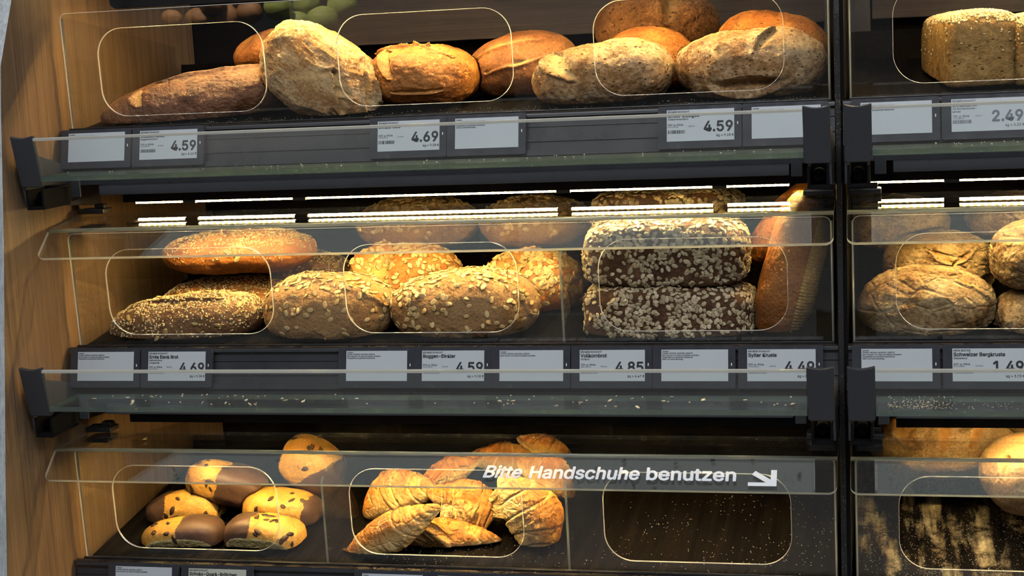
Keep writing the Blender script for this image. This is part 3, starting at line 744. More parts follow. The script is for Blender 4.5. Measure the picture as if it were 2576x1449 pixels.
def scatter(name, mat, parent, V, F, kind, count, mask, seed, scale=1.0, lift=0.4, clump=0.0, cscale=40):
    if kind not in _ss: _ss[kind] = _seed_shape(kind)
    T, TF = _ss[kind]; rs = np.random.RandomState(seed)
    A, Bv, Cv = V[F[:, 0]], V[F[:, 1]], V[F[:, 2]]
    n = np.cross(Bv-A, Cv-A); ar = np.linalg.norm(n, axis=1); N = n/(ar[:, None]+1e-12)
    ctr = (A+Bv+Cv)/3; wt = ar*mask(N, ctr)
    if clump: wt = wt*np.clip(0.5+clump*fbm(ctr*cscale, seed+9, 3), 0.02, None)
    if wt.sum() <= 0: return None
    idx = rs.choice(len(F), count, p=wt/wt.sum())
    u = rs.rand(count, 2); fl = u.sum(1) > 1; u[fl] = 1-u[fl]
    P = A[idx]+(Bv[idx]-A[idx])*u[:, :1]+(Cv[idx]-A[idx])*u[:, 1:]; Nn = N[idx]
    Nn = Nn+rs.randn(count, 3)*0.22; Nn /= np.linalg.norm(Nn, axis=1)[:, None]
    R_ = rs.randn(count, 3); t_ = np.cross(Nn, R_); t_ /= np.linalg.norm(t_, axis=1)[:, None]; b_ = np.cross(Nn, t_)
    sc = (0.8+0.45*rs.rand(count))*scale
    W = P[:, None]+sc[:, None, None]*(T[None, :, 0:1]*t_[:, None]+T[None, :, 1:2]*b_[:, None]+(T[None, :, 2:3]+T[:, 2].max()*lift)*Nn[:, None])
    Fs = (TF[None]+(np.arange(count)*len(T))[:, None, None]).reshape(-1, 3)
    o = np_mesh(name, W.reshape(-1, 3), Fs, mat, parent)
    o['kind'] = 'stuff'
    return o

def orient(o, roll, yaw, pitch):
    o.rotation_mode = 'XYZ'
    o.matrix_world = Matrix.Translation(o.location) @ rot_m(roll, yaw, pitch)

def loaf(name, label, cat, group, row, cx, cy, a, b, Y, ry, mat, roll=0, yaw=0, pitch=0, n=2.2, flat=0.8, seed=0,
         low=0.006, mid=0.0025, fine=0.0008, scores=(), bend=0.0, dome=0.0, sub=6, taper=0.0, wrinkle=0.0, folds=0.0, div=()):
    P = at(cx, cy, ROWY[row]+Y); s = px(P); rx, rz = a*s, b*s
    D, F = ico(sub)
    r = (np.abs(D)**n).sum(1)**(-1.0/n); U = D*r[:, None]
    z = U[:, 2].copy(); lo = z < -flat; z[lo] = -flat+(z[lo]+flat)*0.2; U[:, 2] = z
    if dome: U[:, 2] += dome*np.where(U[:, 2] > 0, (1-np.clip(U[:, 0]**2, 0, 1)), 0)*U[:, 2].clip(0)
    if taper: U[:, 1:] *= (1-taper*np.clip(U[:, 0:1], -1, 1))
    V = U*np.array([rx, ry, rz])
    if bend: V[:, 2] += bend*(1-(V[:, 0]/rx)**2)-bend*0.5
    dirn = V/(np.linalg.norm(V, axis=1)[:, None]+1e-9)
    disp = low*fbm(V*16+seed*7.7, seed, 3)+mid*fbm(V*55+seed, seed+5, 4)+fine*fbm(V*190, seed+11, 3)
    if wrinkle: disp += wrinkle*ridge(V*np.array([38, 38, 75.])+0.6*fbm(V*25, seed+3, 2)[:, None], seed+21, 3)
    if folds: disp += folds*np.sin((V[:, 2]*120+V[:, 0]*60+3.0*fbm(V*22, seed+8, 3)))
    sc = np.zeros(len(V)); rag = 0.25*fbm(V*70, seed+31, 3)
    for q in scores:
        p0, p1, wd, dep = unit(q[0]), unit(q[1]), q[2], q[3]; st = q[4] if len(q) > 4 else 0.9
        lip = q[5] if len(q) > 5 else 0.0
        e = p1-p0; t = np.clip(((D-p0) @ e)/(e @ e), 0, 1)
        c = p0+t[:, None]*e; c /= np.linalg.norm(c, axis=1)[:, None]
        off = D-c; d = np.linalg.norm(off, axis=1)*(1+rag)
        wv = wd*(0.35+0.65*np.sin(np.pi*np.clip(0.08+0.84*t, 0, 1)))
        gsn = np.exp(-(d/wv)**2); disp -= dep*gsn
        side = (np.cross(e[None], c)*off).sum(1)
        disp += lip*np.exp(-((d-1.5*wv)/(0.55*wv))**2)*(side > 0)
        sc = np.maximum(sc, np.clip(1.25*np.exp(-(d/(wv*1.1))**4)*(0.75+0.9*rag), 0, 1)*st)
    V = V+dirn*disp[:, None]
    V = settle(V, F, P, roll, yaw, pitch, row, div=div)
    o = np_mesh(name, V, F, M[mat], None, tuple(P), True, {'score': sc})
    tag(o, label, cat, group); orient(o, roll, yaw, pitch)
    return o, V, F

UPM = lambda lo: (lambda N, c: np.clip((N[:, 2]-lo)/(1-lo), 0, 1))
ALLM = lambda N, c: np.where(N[:, 2] > -0.75, 1.0, 0.0)

LO = 'large loaves on the top shelf'
# ---- top shelf, wide bay
loaf('floury_loaf', 'big pale floury loaf with a swirled seam, tipped to the right, top shelf', 'bread', LO, 0, 811, 192, 168, 110, 0.066, 0.058, 'c_floury', -32, 0, 0, 2.5, 0.9, 3, 0.008, 0.003, 0.0008,
     [((0.30, -0.85, 0.40), (0.62, -0.70, -0.30), 0.10, 0.010, 0.75, 0.006), ((0.30, -0.85, 0.40), (-0.25, -0.90, -0.25), 0.07, 0.005, 0.5, 0.004), ((0.62, -0.55, 0.55), (0.88, -0.42, -0.1), 0.09, 0.008, 0.7, 0.005), ((0.50, -0.2, 0.85), (0.92, -0.2, 0.3), 0.10, 0.006, 0.6, 0.005), ((0.35, -0.9, 0.05), (0.6, -0.78, 0.1), 0.07, 0.005, 0.5, 0.003)], wrinkle=0.0036, sub=7)
loaf('rye_loaf', 'long dark glossy rye loaf at the left of the top shelf', 'bread', LO, 0, 525, 258, 280, 80, 0.080, 0.052, 'c_rye', 9, 13, 0, 2.25, 0.75, 1, 0.004, 0.003, 0.0009, [((-0.50, -0.40, 0.75), (-0.42, -0.62, 0.25), 0.042, 0.006, 0.6, 0.003), ((-0.25, -0.30, 0.9), (0.75, -0.25, 0.85), 0.14, 0.004, 0.35, 0.005)], sub=7)
loaf('round_loaf', 'dusty brown round loaf lying behind the floury one, top left', 'bread', LO, 0, 715, 128, 128, 60, 0.215, 0.075, 'c_dusted', 10, 0, 0, 2.1, 0.85, 2, 0.004, 0.002, 0.0006)
loaf('golden_loaf', 'glossy golden loaf with a torn crown, between two floury loaves', 'bread', LO, 0, 1066, 192, 140, 80, 0.105, 0.066, 'c_golden', -2, 0, 0, 2.35, 0.75, 4, 0.006, 0.003, 0.0008,
     [((-0.50, -0.45, 0.75), (-0.35, -0.90, 0.0), 0.07, 0.007, 0.45, 0.006), ((-0.75, -0.1, 0.72), (-0.25, -0.25, 0.93), 0.09, 0.003, 0.35, 0.007), ((-0.05, -0.2, 0.97), (0.15, -0.3, 0.93), 0.07, 0.002, 0.3, 0.006), ((0.0, -0.3, 0.9), (0.6, -0.5, 0.55), 0.06, 0.003, 0.4, 0.003), ((-0.3, -0.85, -0.4), (0.5, -0.8, -0.35), 0.05, 0.004, 0.3, 0.003)], wrinkle=0.0012, sub=7)
loaf('dusted_loaf', 'brown dusted loaf with curved seams right of the golden loaf', 'bread', LO, 0, 1325, 172, 140, 93, 0.175, 0.075, 'c_dusted', 0, 0, 0, 2.15, 0.75, 5, 0.005, 0.002, 0.0006,
     [((-0.75, -0.5, 0.3), (0.35, -0.55, 0.75), 0.09, 0.005, 0.55, 0.004), ((-0.5, -0.8, -0.05), (0.7, -0.65, 0.35), 0.06, 0.004, 0.6, 0.003)], sub=6)
loaf('mottled_loaf', 'pale mottled floury loaf in front, middle of the top shelf', 'bread', LO, 0, 1518, 192, 184, 90, 0.072, 0.064, 'c_mottled', 4, 0, 0, 2.25, 0.8, 6, 0.007, 0.003, 0.0012, [((-0.55, -0.35, 0.75), (-0.30, -0.90, 0.10), 0.13, 0.010, 0.6, 0.006)], sub=7)
loaf('bran_loaf', 'orange bran-dusted loaf just behind the pale mottled one', 'bread', LO, 0, 1632, 158, 120, 92, 0.160, 0.060, 'c_bran', -4, 0, 0, 2.15, 0.85, 7, 0.004, 0.002, 0.0010)
loaf('wholemeal_loaf', 'dark split wholemeal loaf at the back, cut by the picture top', 'bread', LO, 0, 1652, 66, 155, 92, 0.270, 0.075, 'c_mottled_dark', 0, 0, 0, 2.15, 0.9, 8, 0.006, 0.003, 0.0012, [((0.25, -0.3, 0.9), (0.30, -0.95, 0.1), 0.12, 0.010, 0.5, 0.008)])
loaf('burst_loaf', 'large floury loaf with a burst grey base at the right end, top shelf', 'bread', LO, 0, 1892, 168, 190, 98, 0.074, 0.066, 'c_mottled', 0, 0, 0, 2.25, 0.85, 9, 0.007, 0.003, 0.0012,
     [((0.30, -0.45, 0.85), (0.12, -0.80, 0.45), 0.07, 0.008, 0.5, 0.007), ((-0.35, -0.92, -0.45), (0.30, -0.92, -0.42), 0.20, 0.014, 0.0, 0.004)], sub=7)
loaf('bran_loaf', 'orange bran-dusted loaf behind the burst floury loaf, top right', 'bread', LO, 0, 1944, 122, 140, 95, 0.175, 0.060, 'c_bran', -10, 0, 0, 2.15, 0.85, 10, 0.005, 0.002, 0.0010)

# ---- top shelf, right bay: tin loaves
def tin_loaf(label, cx, cy, a, b, Y, ry, yaw, seed):
    o, V, F = loaf('tin_loaf', label, 'bread', 'square tin loaves', 0, cx, cy, a, b, Y, ry, 'c_crumb', 0, yaw, 0, 7.0, 1.0, seed, 0.0025, 0.0016, 0.0008, (), 0, 0.14)
    zt = V[:, 2].max()
    scatter('sesame_topping', M['sesame'], o, V, F, 'sesame', 4200, lambda N, c: np.where((N[:, 2] > 0.45) & (c[:, 2] > zt*0.45), 1.0, 0.0)+0.02*(c[:, 2] > 0), seed, 1.15)
tin_loaf('square seeded tin loaf standing alone at the left of the right bay', 2436, 134, 90, 92, 0.130, 0.098, 9, 21)
tin_loaf('square seeded tin loaf cut off by the right picture edge', 2622, 132, 90, 90, 0.120, 0.098, 2, 22)

# ---- middle shelf, wide bay
SL = 'seeded loaves on the middle shelf'
def seeded(label, cx, cy, a, b, Y, ry, seed, mat='c_seeded', roll=0, yaw=0, ns=1500, npk=45, n=2.3, flat=0.75, lo=-0.2, scores=(), sub=6):
    o, V, F = loaf('seeded_loaf', label, 'bread', SL, 1, cx, cy, a, b, Y, ry, mat, roll, yaw, 0, n, flat, seed, 0.006, 0.003, 0.0008, scores, sub=sub)
    mk = UPM(lo)
    scatter('sesame_topping', M['sesame'], o, V, F, 'sesame', ns, mk, seed, 1.1, 0.4, 0.9)
    scatter('pumpkin_seed_topping', M['pumpkin'], o, V, F, 'pumpkin', npk, mk, seed+50, 1.0, 0.5)
seeded('dark seeded loaf in front at the lower left of the middle shelf', 478, 808, 206, 70, 0.070, 0.052, 33, 'c_seeded_dark', 6, 0, 2400, 70, 2.3, 0.8, -0.5, [((-0.3, -0.3, 0.9), (0.5, -0.5, 0.75), 0.10, 0.006, 0.3, 0.006)], sub=7)
seeded('orange sesame loaf squeezed under the flat oval loaf', 565, 766, 168, 72, 0.175, 0.062, 32, 'c_seeded', 4, 0, 1500, 25)
seeded('flat oval loaf with sesame and pumpkin seeds resting on the two below it', 606, 634, 199, 58, 0.165, 0.066, 31, 'c_seeded', 1, 0, 1500, 60, 2.25, 0.8, -0.35, sub=7)
seeded('dark seeded loaf lying at the back behind the flat oval one', 762, 672, 118, 42, 0.250, 0.055, 34, 'c_seeded_dark', -4, 0, 700, 20)
OL = 'oat loaves on the middle shelf'
def oat(label, cx, cy, a, b, Y, ry, seed, mat, count, roll=0, lo=-0.3, scores=(), n=2.25, sub=6, name='oat_loaf', clump=0.8, omat='oat', flat=0.8, **k):
    o, V, F = loaf(name, label, 'bread', OL, 1, cx, cy, a, b, Y, ry, mat, roll, 0, 0, n, flat, seed, k.get('low', 0.006), k.get('mid', 0.0022), 0.0007, scores, dome=k.get('dome', 0.0), sub=sub, div=((0.6645, -1),) if cx < 1450 else ((0.6735, 1),))
    scatter('oat_topping', M[omat], o, V, F, 'oat', count, UPM(lo) if lo > -1 else ALLM, seed, k.get('osc', 1.22), 0.55, clump)
oat('light brown oat loaf in front, left of the largest oat loaf', 833, 778, 170, 92, 0.072, 0.064, 41, 'c_oat', 330, 0, -0.8, [((-0.2, -0.25, 0.95), (0.95, -0.4, 0.3), 0.16, 0.005, 0.9, 0.004)], 2.5, 7)
oat('largest light brown oat loaf in front at the shelf centre', 1173, 772, 186, 92, 0.072, 0.064, 42, 'c_oat', 400, 0, -0.8, [((0.45, -0.2, 0.85), (0.97, -0.35, 0.0), 0.15, 0.006, 0.85, 0.004)], 2.4, 7)
oat('orange split oat loaf behind, between the two front oat loaves', 1022, 697, 150, 80, 0.190, 0.060, 43, 'c_oat_orange', 480, 0, -0.3, [((-0.22, -0.3, 0.92), (-0.30, -0.98, 0.05), 0.22, 0.020, 0.7, 0.012)])
oat('orange split oat loaf behind, right of the largest oat loaf', 1342, 722, 138, 88, 0.185, 0.062, 44, 'c_oat_orange', 600, 0, -0.5, [((0.0, -0.3, 0.95), (-0.50, -0.85, 0.2), 0.20, 0.016, 0.7, 0.010)])
oat('brown oat loaf at the upper back, left one under the light strip', 1055, 562, 155, 68, 0.280, 0.060, 45, 'c_oat', 420, 0, -0.5)
oat('brown oat loaf at the upper back, right one under the light strip', 1348, 560, 136, 68, 0.280, 0.060, 46, 'c_oat', 380, 0, -0.5)
def kern(label, cx, cy, a, b, Y, ry, seed, count, roll=0):
    oat(label, cx, cy, a, b, Y, ry, seed, 'c_vollkorn', count, roll, -2, (), 4.4, 7, 'wholegrain_loaf', 0.75, 'oat_grey', 1.0, low=0.004, mid=0.004, dome=0.06, osc=1.0)
kern('dark brick-shaped loaf coated in oats, lower of the front pair', 1687, 784, 215, 77, 0.075, 0.060, 51, 1700, -1)
kern('dark brick-shaped loaf coated in oats, stacked on top in front', 1677, 636, 206, 82, 0.082, 0.060, 52, 1700)
kern('dark oat-coated brick loaf behind the stacked pair, under the light strip', 1677, 533, 190, 56, 0.225, 0.060, 53, 1200)
o, V, F = loaf('crusty_baguette_loaf', 'long glossy brown loaf with ridged side, leaning upright at the right end', 'bread', 'leaning long loaves', 1, 1990, 672, 196, 74, 0.060, 0.042, 'c_sylter', 75, 0, 0, 2.3, 0.9, 61, 0.004, 0.002, 0.0006, (), -0.006, 0, 7)
idx = (V[F].mean(1)[:, 2] < -0.018)
rF = F[idx]; used = np.unique(rF); mp = np.full(len(V), -1); mp[used] = np.arange(len(used)); Nn = normals(V, F)
np_mesh('ridged_side', V[used]+Nn[used]*(0.0009+0.0009*np.sin(V[used, 0:1]*2*math.pi/0.0042)), mp[rF], M['c_ridged'], o)
loaf('crusty_baguette_loaf', 'long orange loaf mostly hidden behind the leaning upright one', 'bread', 'leaning long loaves', 1, 1972, 562, 130, 50, 0.155, 0.045, 'c_sylter', 50, 0, 0, 2.25, 0.9, 62, 0.004, 0.002, 0.0006)

# ---- middle shelf, right bay
SW = 'grey floury round loaves in the right bay'
def swiss(label, cx, cy, a, b, Y, ry, seed, sub=6, roll=0, scores=()):
    loaf('round_loaf', label, 'bread', SW, 1, cx, cy, a, b, Y, ry, 'c_swiss', roll, 0, 0, 2.15, 0.85, seed, 0.006, 0.003, 0.0010, scores, wrinkle=0.0026, sub=sub)
swiss('cracked floury round loaf in front at the lower left of the right bay', 2330, 768, 166, 98, 0.085, 0.078, 71, 7, 0, [((0.1, -0.4, 0.9), (0.75, -0.5, 0.4), 0.06, 0.003, 0.4, 0.003)])
swiss('floury round loaf with a star-shaped crack behind the front one', 2360, 668, 140, 86, 0.200, 0.070, 72, 7, 0, [((-0.1, -0.8, 0.6), (0.25, -0.95, 0.25), 0.09, 0.006, 0.8, 0.004), ((0.25, -0.95, 0.25), (0.5, -0.7, 0.5), 0.05, 0.005, 0.6, 0.004), ((0.25, -0.95, 0.25), (0.2, -0.9, -0.3), 0.05, 0.004, 0.6, 0.003)])
swiss('floury loaf at the upper back left of the right bay', 2262, 562, 122, 66, 0.270, 0.065, 73)
swiss('bright floury round loaf cut off by the right edge, upper one', 2602, 640, 105, 88, 0.090, 0.070, 74, 7)
swiss('bright floury round loaf cut off by the right edge, lower one', 2612, 802, 116, 80, 0.085, 0.070, 75, 7)
swiss('floury loaf at the upper back, partly hidden by the bright round one', 2545, 545, 110, 58, 0.270, 0.060, 76)

# ---- bottom shelf, right bay
PL = 'pale large round loaves on the bottom shelf'
def pale(label, cx, cy, a, b, Y, ry, seed, scores, roll=0):
    loaf('round_loaf', label, 'bread', PL, 2, cx, cy, a, b, Y, ry, 'c_pale', roll, 0, 0, 2.1, 0.9, seed, 0.005, 0.002, 0.0008, scores, sub=7)
pale('large pale round loaf with brown cross cuts at the tray back', 2368, 1112, 182, 88, 0.235, 0.085, 81, [((-0.55, -0.35, 0.75), (-0.35, -0.9, 0.3), 0.10, 0.004, 0.95, 0.002), ((0.05, -0.3, 0.95), (0.0, -0.95, 0.25), 0.08, 0.004, 0.95, 0.002), ((0.5, -0.4, 0.8), (0.35, -0.9, 0.3), 0.07, 0.004, 0.9, 0.002), ((-0.2, -0.35, 0.9), (-0.5, -0.8, 0.4), 0.07, 0.003, 0.9, 0.002)])
pale('large pale round loaf cut off by the right edge, in front', 2606, 1188, 140, 102, 0.120, 0.080, 82, [((-0.5, -0.6, 0.6), (-0.6, -0.7, 0.2), 0.07, 0.003, 0.8, 0.002)])
pale('orange-brown round loaf behind, at the right picture edge', 2630, 1032, 165, 56, 0.272, 0.065, 83, [((-0.5, -0.6, 0.5), (0.1, -0.9, 0.3), 0.2, 0.002, 0.7, 0.002)])

# ---- bottom shelf: buns half dipped in chocolate
BU = 'chocolate-dipped buns'
def bun(label, cx, cy, a, b, Y, ry, seed, side, roll=0, yaw=0, cut=True, frac=0.12, tilt=0.0):
    o, V, F = loaf('dipped_bun', label, 'bun', BU, 2, cx, cy, a, b, Y, ry, 'c_bun', roll, yaw, 0, 2.9, 0.85, seed, 0.004, 0.0012, 0.0004, ())
    me = o.data; s = px(at(cx, cy, ROWY[2]+Y)); rx = a*s
    if cut:
        cn = np.array([0.0, -0.83, -0.56]); cd_ = 0.0255*ry/0.036
        pd_ = V @ cn; k = pd_ > cd_
        V[k] += ((cd_+0.0010*fbm(V[k]*260, seed, 3))-pd_[k])[:, None]*cn
        me.vertices.foreach_set('co', V.astype(np.float32).ravel()); me.update()
    N = normals(V, F); C = V[F].mean(1)
    m = side*(C[:, 0]-side*frac*rx+tilt*C[:, 2])+0.006*fbm(C*60, seed+4, 2) > 0
    cr = np.zeros(len(F), bool)
    if cut:
        cr = C @ cn > cd_-0.0012
    def sub(name, sel, off, mat, wob=0.0):
        f = F[sel]
        if len(f) == 0: return
        us = np.unique(f); mp = np.full(len(V), -1); mp[us] = np.arange(len(us))
        np_mesh(name, V[us]+N[us]*(off+wob*fbm(V[us]*45, seed+6, 2)[:, None]), mp[f], M[mat], o)
    sub('chocolate_coating', m & ~cr, 0.0012, 'choc', 0.0008)
    if cut: sub('crumb_face', cr, 0.0004, 'bun_crumb')
    scatter('chocolate_chips', M['chip'], o, V, F, 'pumpkin', 15, lambda N_, c_: np.where(side*(c_[:, 0]-side*frac*rx) > -0.002, 0.0, 1.0)*np.where(N_[:, 2] > -0.4, 1, 0.0), seed, 1.05, 0.0)
bun('bun half dipped in chocolate, front left, dark half to the right', 462, 1352, 106, 52, 0.062, 0.036, 91, 1, 6)
bun('bun half dipped in chocolate, front right, dark half to the left', 668, 1352, 100, 54, 0.062, 0.036, 92, -1, -5, 0, True, 0.25)
bun('bun half dipped in chocolate behind the front left one', 468, 1285, 98, 50, 0.140, 0.034, 93, -1, 9, 0, False, 0.30)
bun('mostly plain golden bun behind the front right one', 712, 1282, 102, 48, 0.140, 0.036, 94, 1, -7, 0, False, 0.72)
bun('topmost bun of the pile, dark half to the right', 571, 1216, 102, 48, 0.150, 0.036, 95, 1, -13, 0, False, -0.02)
bun('bun standing on edge at the back, dark lower right half', 786, 1170, 84, 64, 0.200, 0.036, 96, 1, -28, 0, False, 0.25, -0.7)

# ---- bottom shelf: croissants
CR = 'butter croissants'
def croissant(label, cx, cy, a, b, Y, seed, roll=0, yaw=0, bend=0.0, fatx=0.0, flatten=0.9, pitch=0, dark=0.1):
    P = at(cx, cy, ROWY[2]+Y); s = px(P); L, Rr = a*s, b*s
    nt, npn = 160, 72
    t = np.linspace(-0.995, 0.995, nt)[:, None]; ph = np.linspace(0, 2*np.pi, npn, endpoint=False)[None]
    tt = np.abs(t-fatx*(1-t*t)); prof = (1-np.abs(t)**1.9)**0.62*(1+0.10*np.cos(t*3))
    rs = np.random.RandomState(seed)
    edges = np.sort(np.concatenate([-np.array([0.20, 0.52, 0.80])+rs.randn(3)*0.05, np.array([0.20, 0.52, 0.80])+rs.randn(3)*0.05]))
    tw = t+0.10*np.sin(ph+seed)*np.sign(t)+0.05*np.sin(2*ph+seed*1.7)
    step = np.zeros_like(tw); groove = np.zeros_like(tw); swl = np.ones_like(tw)
    for e_ in edges:                                   # rolled layers, each one ending in a soft rim
        s_ = np.sign(e_); x_ = (tw-e_)*s_
        step += np.where(x_ < 0, 0.055*np.exp(x_/0.10), 0.0)*(0.7+0.6*rs.rand())
        groove = np.maximum(groove, np.exp(-((x_-0.012)/0.026)**2))
    rr = Rr*(prof*(0.90+step-0.06*groove))
    sw = groove
    X = np.broadcast_to(L*t, rr.shape).copy(); Yv = rr*np.cos(ph)*flatten; Z = rr*np.sin(ph)
    V = np.stack([X, Yv, Z], -1).reshape(-1, 3)
    tf = np.repeat(t[:, 0], npn)
    rad = np.stack([np.zeros_like(tf), V[:, 1], V[:, 2]], -1); rad /= np.linalg.norm(rad, axis=1)[:, None]+1e-9
    wr = ridge(V*np.array([130, 80, 80.])+0.8*fbm(V*40, seed, 2)[:, None]+seed, seed, 3)
    ph_f = np.tile(ph[0], nt)
    fade = np.clip(1-np.abs(tf)**4, 0.15, 1)
    blis = np.maximum(fbm(V*120+seed, seed+2, 3), 0)
    V += rad*(0.0010*wr+0.0030*fbm(V*34+seed, seed+7, 3)+0.0016*blis)[:, None]*fade[:, None]
    V[:, 2] += -bend*tf**2+bend*0.35
    F = []
    for i in range(nt-1):
        k = np.arange(npn); k2 = (k+1) % npn
        F.append(np.stack([i*npn+k, (i+1)*npn+k, (i+1)*npn+k2, i*npn+k2], -1))
    F = np.concatenate(F)
    swf = sw.reshape(-1)
    V = settle(V, F, P, roll, yaw, pitch, 2, div=((0.348, 1), (0.6655, -1)))
    nz_ = fbm(V*70, seed+12, 3)
    pale_ = np.clip(swf*0.55+0.8*nz_-0.1, 0, 1)*0.6+np.clip(-0.15-np.sin(ph_f+0.5), 0, 1)*0.9
    bake = np.clip(1.5*(wr-0.05)+0.9*fbm(V*26, seed+3, 3)+dark-0.7*swf, 0, 1)*np.clip(np.sin(ph_f)*0.9+0.5, 0, 1)*0.72
    o = np_mesh('croissant', V, F, M['c_croissant'], None, tuple(P), True, {'score': np.clip(pale_, 0, 0.95), 'bake': bake})
    tag(o, label, 'croissant', CR); orient(o, roll, yaw, pitch)
croissant('slender croissant in front with a pointed tip at the lower left', 985, 1338, 150, 47, 0.040, 101, 28, 0, 0.0, 0.35)
croissant('dark-topped croissant lying flat in front', 1100, 1362, 166, 54, 0.078, 102, 5, 0, 0.006, dark=0.5)
croissant('croissant in the heap centre, torn pale end to the right', 1180, 1262, 112, 50, 0.120, 103, -14, 0, 0.004)
croissant('big pale croissant arching down at the right of the heap', 1334, 1300, 128, 72, 0.085, 104, -66, 0, 0.018, -0.2)
croissant('croissant at the left of the heap behind the slender one', 1002, 1248, 108, 62, 0.140, 105, 22, 0, 0.010)
croissant('small croissant end peeking out above the left of the heap', 1132, 1184, 78, 34, 0.185, 106, 18)
croissant('pale croissant at the back centre of the heap', 1272, 1158, 100, 42, 0.215, 107, -8, 0, 0.006)
croissant('croissant lying highest at the back right of the heap', 1368, 1122, 72, 30, 0.260, 108, -16)
croissant('brown croissant leaning on the clear divider at the back', 1378, 1196, 84, 52, 0.180, 109, -32, 0, 0.008, dark=0.35)

# ------------------------------------------------------------------ crumbs
def crumbs(label, row, bay, y0, y1, zf, n, x0, x1, seed, big=0.25, clump=0.6, sc=1.0, kind='crumb'):
    rs = np.random.RandomState(seed)
    gx, gy = 60, 8
    X, Yg = np.meshgrid(np.linspace(x0, x1, gx), np.linspace(y0, y1, gy), indexing='ij')
    Zg = zf(Yg); V = np.stack([X.ravel(), Yg.ravel(), Zg.ravel()], -1); F = []
    for i in range(gx-1):
        for j in range(gy-1):
            p = i*gy+j; F += [(p, p+gy, p+gy+1), (p, p+gy+1, p+1)]
    F = np.array(F)
    e = None
    o = scatter('crumbs' if kind == 'crumb' else 'oat_flakes', M['flake_crumb'], None, V, F, kind, n, lambda N, c: np.ones(len(c)), seed, sc, 0.9, clump, 14)
    o.location = (BAY[bay], ROWY[row], ROWZ[row])
    tag(o, label, 'crumbs', None, 'stuff')
    return o
flatz = lambda z: (lambda y: y*0+z)
trayz = lambda y: -0.004+0.125*(y-0.014)+0.0034
crumbs('scattered crumbs and flakes on the middle glass ledge of the wide bay', 1, 0, -0.130, -0.068, flatz(-0.0522), 60, 0.04, 0.96, 201, sc=1.3, clump=1.2)
crumbs('fallen oat flakes on the middle glass ledge of the wide bay', 1, 0, -0.130, -0.075, flatz(-0.0522), 26, 0.05, 0.96, 209, sc=0.8, clump=1.0, kind='oat')
crumbs('fine dense crumbs on the middle glass ledge of the right bay', 1, 1, -0.130, -0.068, flatz(-0.0522), 420, 0.04, 0.30, 202, sc=0.7, clump=1.3)
crumbs('a few crumbs on the top glass ledge of the wide bay', 0, 0, -0.130, -0.068, flatz(-0.0522), 36, 0.04, 0.96, 203)
crumbs('a few crumbs on the top glass ledge of the right bay', 0, 1, -0.130, -0.068, flatz(-0.0522), 24, 0.04, 0.30, 204)
crumbs('pale crumbs on the empty black tray at the bottom right of the wide bay', 2, 0, 0.01, 0.25, trayz, 260, 0.675, 0.99, 205, sc=0.8, clump=1.2)
crumbs('crumbs on the tray floor around the croissants', 2, 0, 0.008, 0.10, trayz, 130, 0.35, 0.66, 206, sc=0.7)
crumbs('loose flour and crumbs on the bottom tray of the right bay', 2, 1, 0.01, 0.20, trayz, 700, 0.01, 0.30, 207, sc=0.6, clump=1.3)
crumbs('fine crumbs along the front of the top tray', 0, 0, 0.006, 0.05, trayz, 260, 0.03, 0.98, 208, sc=0.6)

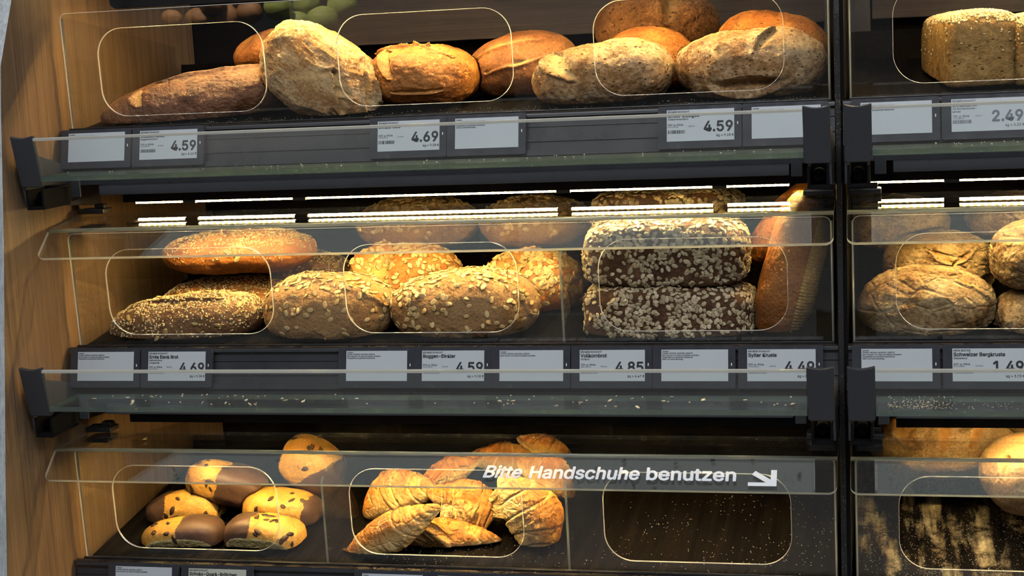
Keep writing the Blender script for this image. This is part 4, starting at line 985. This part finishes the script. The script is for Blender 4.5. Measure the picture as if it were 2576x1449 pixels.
# ------------------------------------------------------------------ produce display across the aisle (seen mirrored in the top front panel)
def mirrored(x, y, far):
    d = ray(x, y); p = CAM+d*((far-CAM[1])/d[1])
    n = unit((0, 1, 0.055)); q0 = np.array([0, 0.002, 0.0])
    return p-2*((p-q0) @ n)*n, px(p)
top = None; items = []
for i, (x, y, r, kind) in enumerate(((431, 47, 27, 'potato'), (497, 47, 33, 'potato'), (568, 40, 40, 'potato'), (628, 32, 34, 'potato'), (535, 6, 36, 'potato'), (612, 0, 30, 'potato'),
        (700, 20, 38, 'kohlrabi'), (745, 62, 40, 'kohlrabi'), (772, 10, 36, 'kohlrabi'), (812, 52, 42, 'kohlrabi'), (862, 16, 40, 'kohlrabi'), (850, 75, 34, 'kohlrabi'))):
    P, s = mirrored(x, y, 3.0+0.05*(i % 3)); items.append((P, s*r, kind, i))
zmin = min(P[2]-r for P, r, k, i in items)
M['potato'] = crust('potato_skin', (0.30, 0.12, 0.04), (0.46, 0.21, 0.075), (0.55, 0.28, 0.11), (0.5, 0.4, 0.2), (0.8, 0.95), 0.2, 20, 0.3, 0.5)
M['green_veg'] = crust('pale_green_skin', (0.26, 0.30, 0.055), (0.42, 0.46, 0.10), (0.58, 0.60, 0.22), (0.5, 0.5, 0.3), (0.8, 0.95), 0.2, 14, 0.3, 0.5)
WORD = ('leftmost, smallest', 'flat oval second', 'large round third', 'rightmost', 'upper middle', 'upper right')
GRN = ('leftmost', 'lower left', 'upper left', 'lower middle', 'upper right', 'lowest right')
for P, r, kind, i in items:
    D, F = ico(4); V = D*np.array([r*1.0, r*0.8, r*0.85])*(1+0.10*fbm(D*1.6+i, i, 3))[:, None]
    o = np_mesh(kind, V, F, M['potato' if kind == 'potato' else 'green_veg'], None, tuple(P))
    tag(o, f'{WORD[i]} potato mirrored in the top front panel' if kind == 'potato' else f'{GRN[i-6]} pale green kohlrabi mirrored in the top front panel', kind, 'produce across the aisle')
c0 = np.mean([P for P, r, k, i in items], 0)
t = empty('produce_table', (c0[0], c0[1], -1.25), 'dark produce table across the aisle, mirrored in the top front panel', 'table')
MB().box(-0.8, 0.8, -0.30, 0.30, zmin+1.25-0.03, zmin+1.25+0.004).build('table_top', M['dull_black'], t)
for a in (-0.76, 0.72):
    for b2 in (-0.28, 0.24): MB().box(a, a+0.04, b2, b2+0.04, 0, zmin+1.25-0.03).build('leg', M['dull_black'], t)
sl = bpy.data.lights.new('produce_spot', 'SPOT'); sl.energy = 480; sl.spot_size = math.radians(45); sl.spot_blend = 0.6; sl.shadow_soft_size = 0.05; sl.color = (1.0, 0.95, 0.85)
so = bpy.data.objects.new('produce_spot', sl); COL.objects.link(so); so.location = (c0[0], c0[1]+0.45, c0[2]+1.3)
so.rotation_euler = (Vector(c0)-Vector(so.location)).to_track_quat('-Z', 'Y').to_euler()
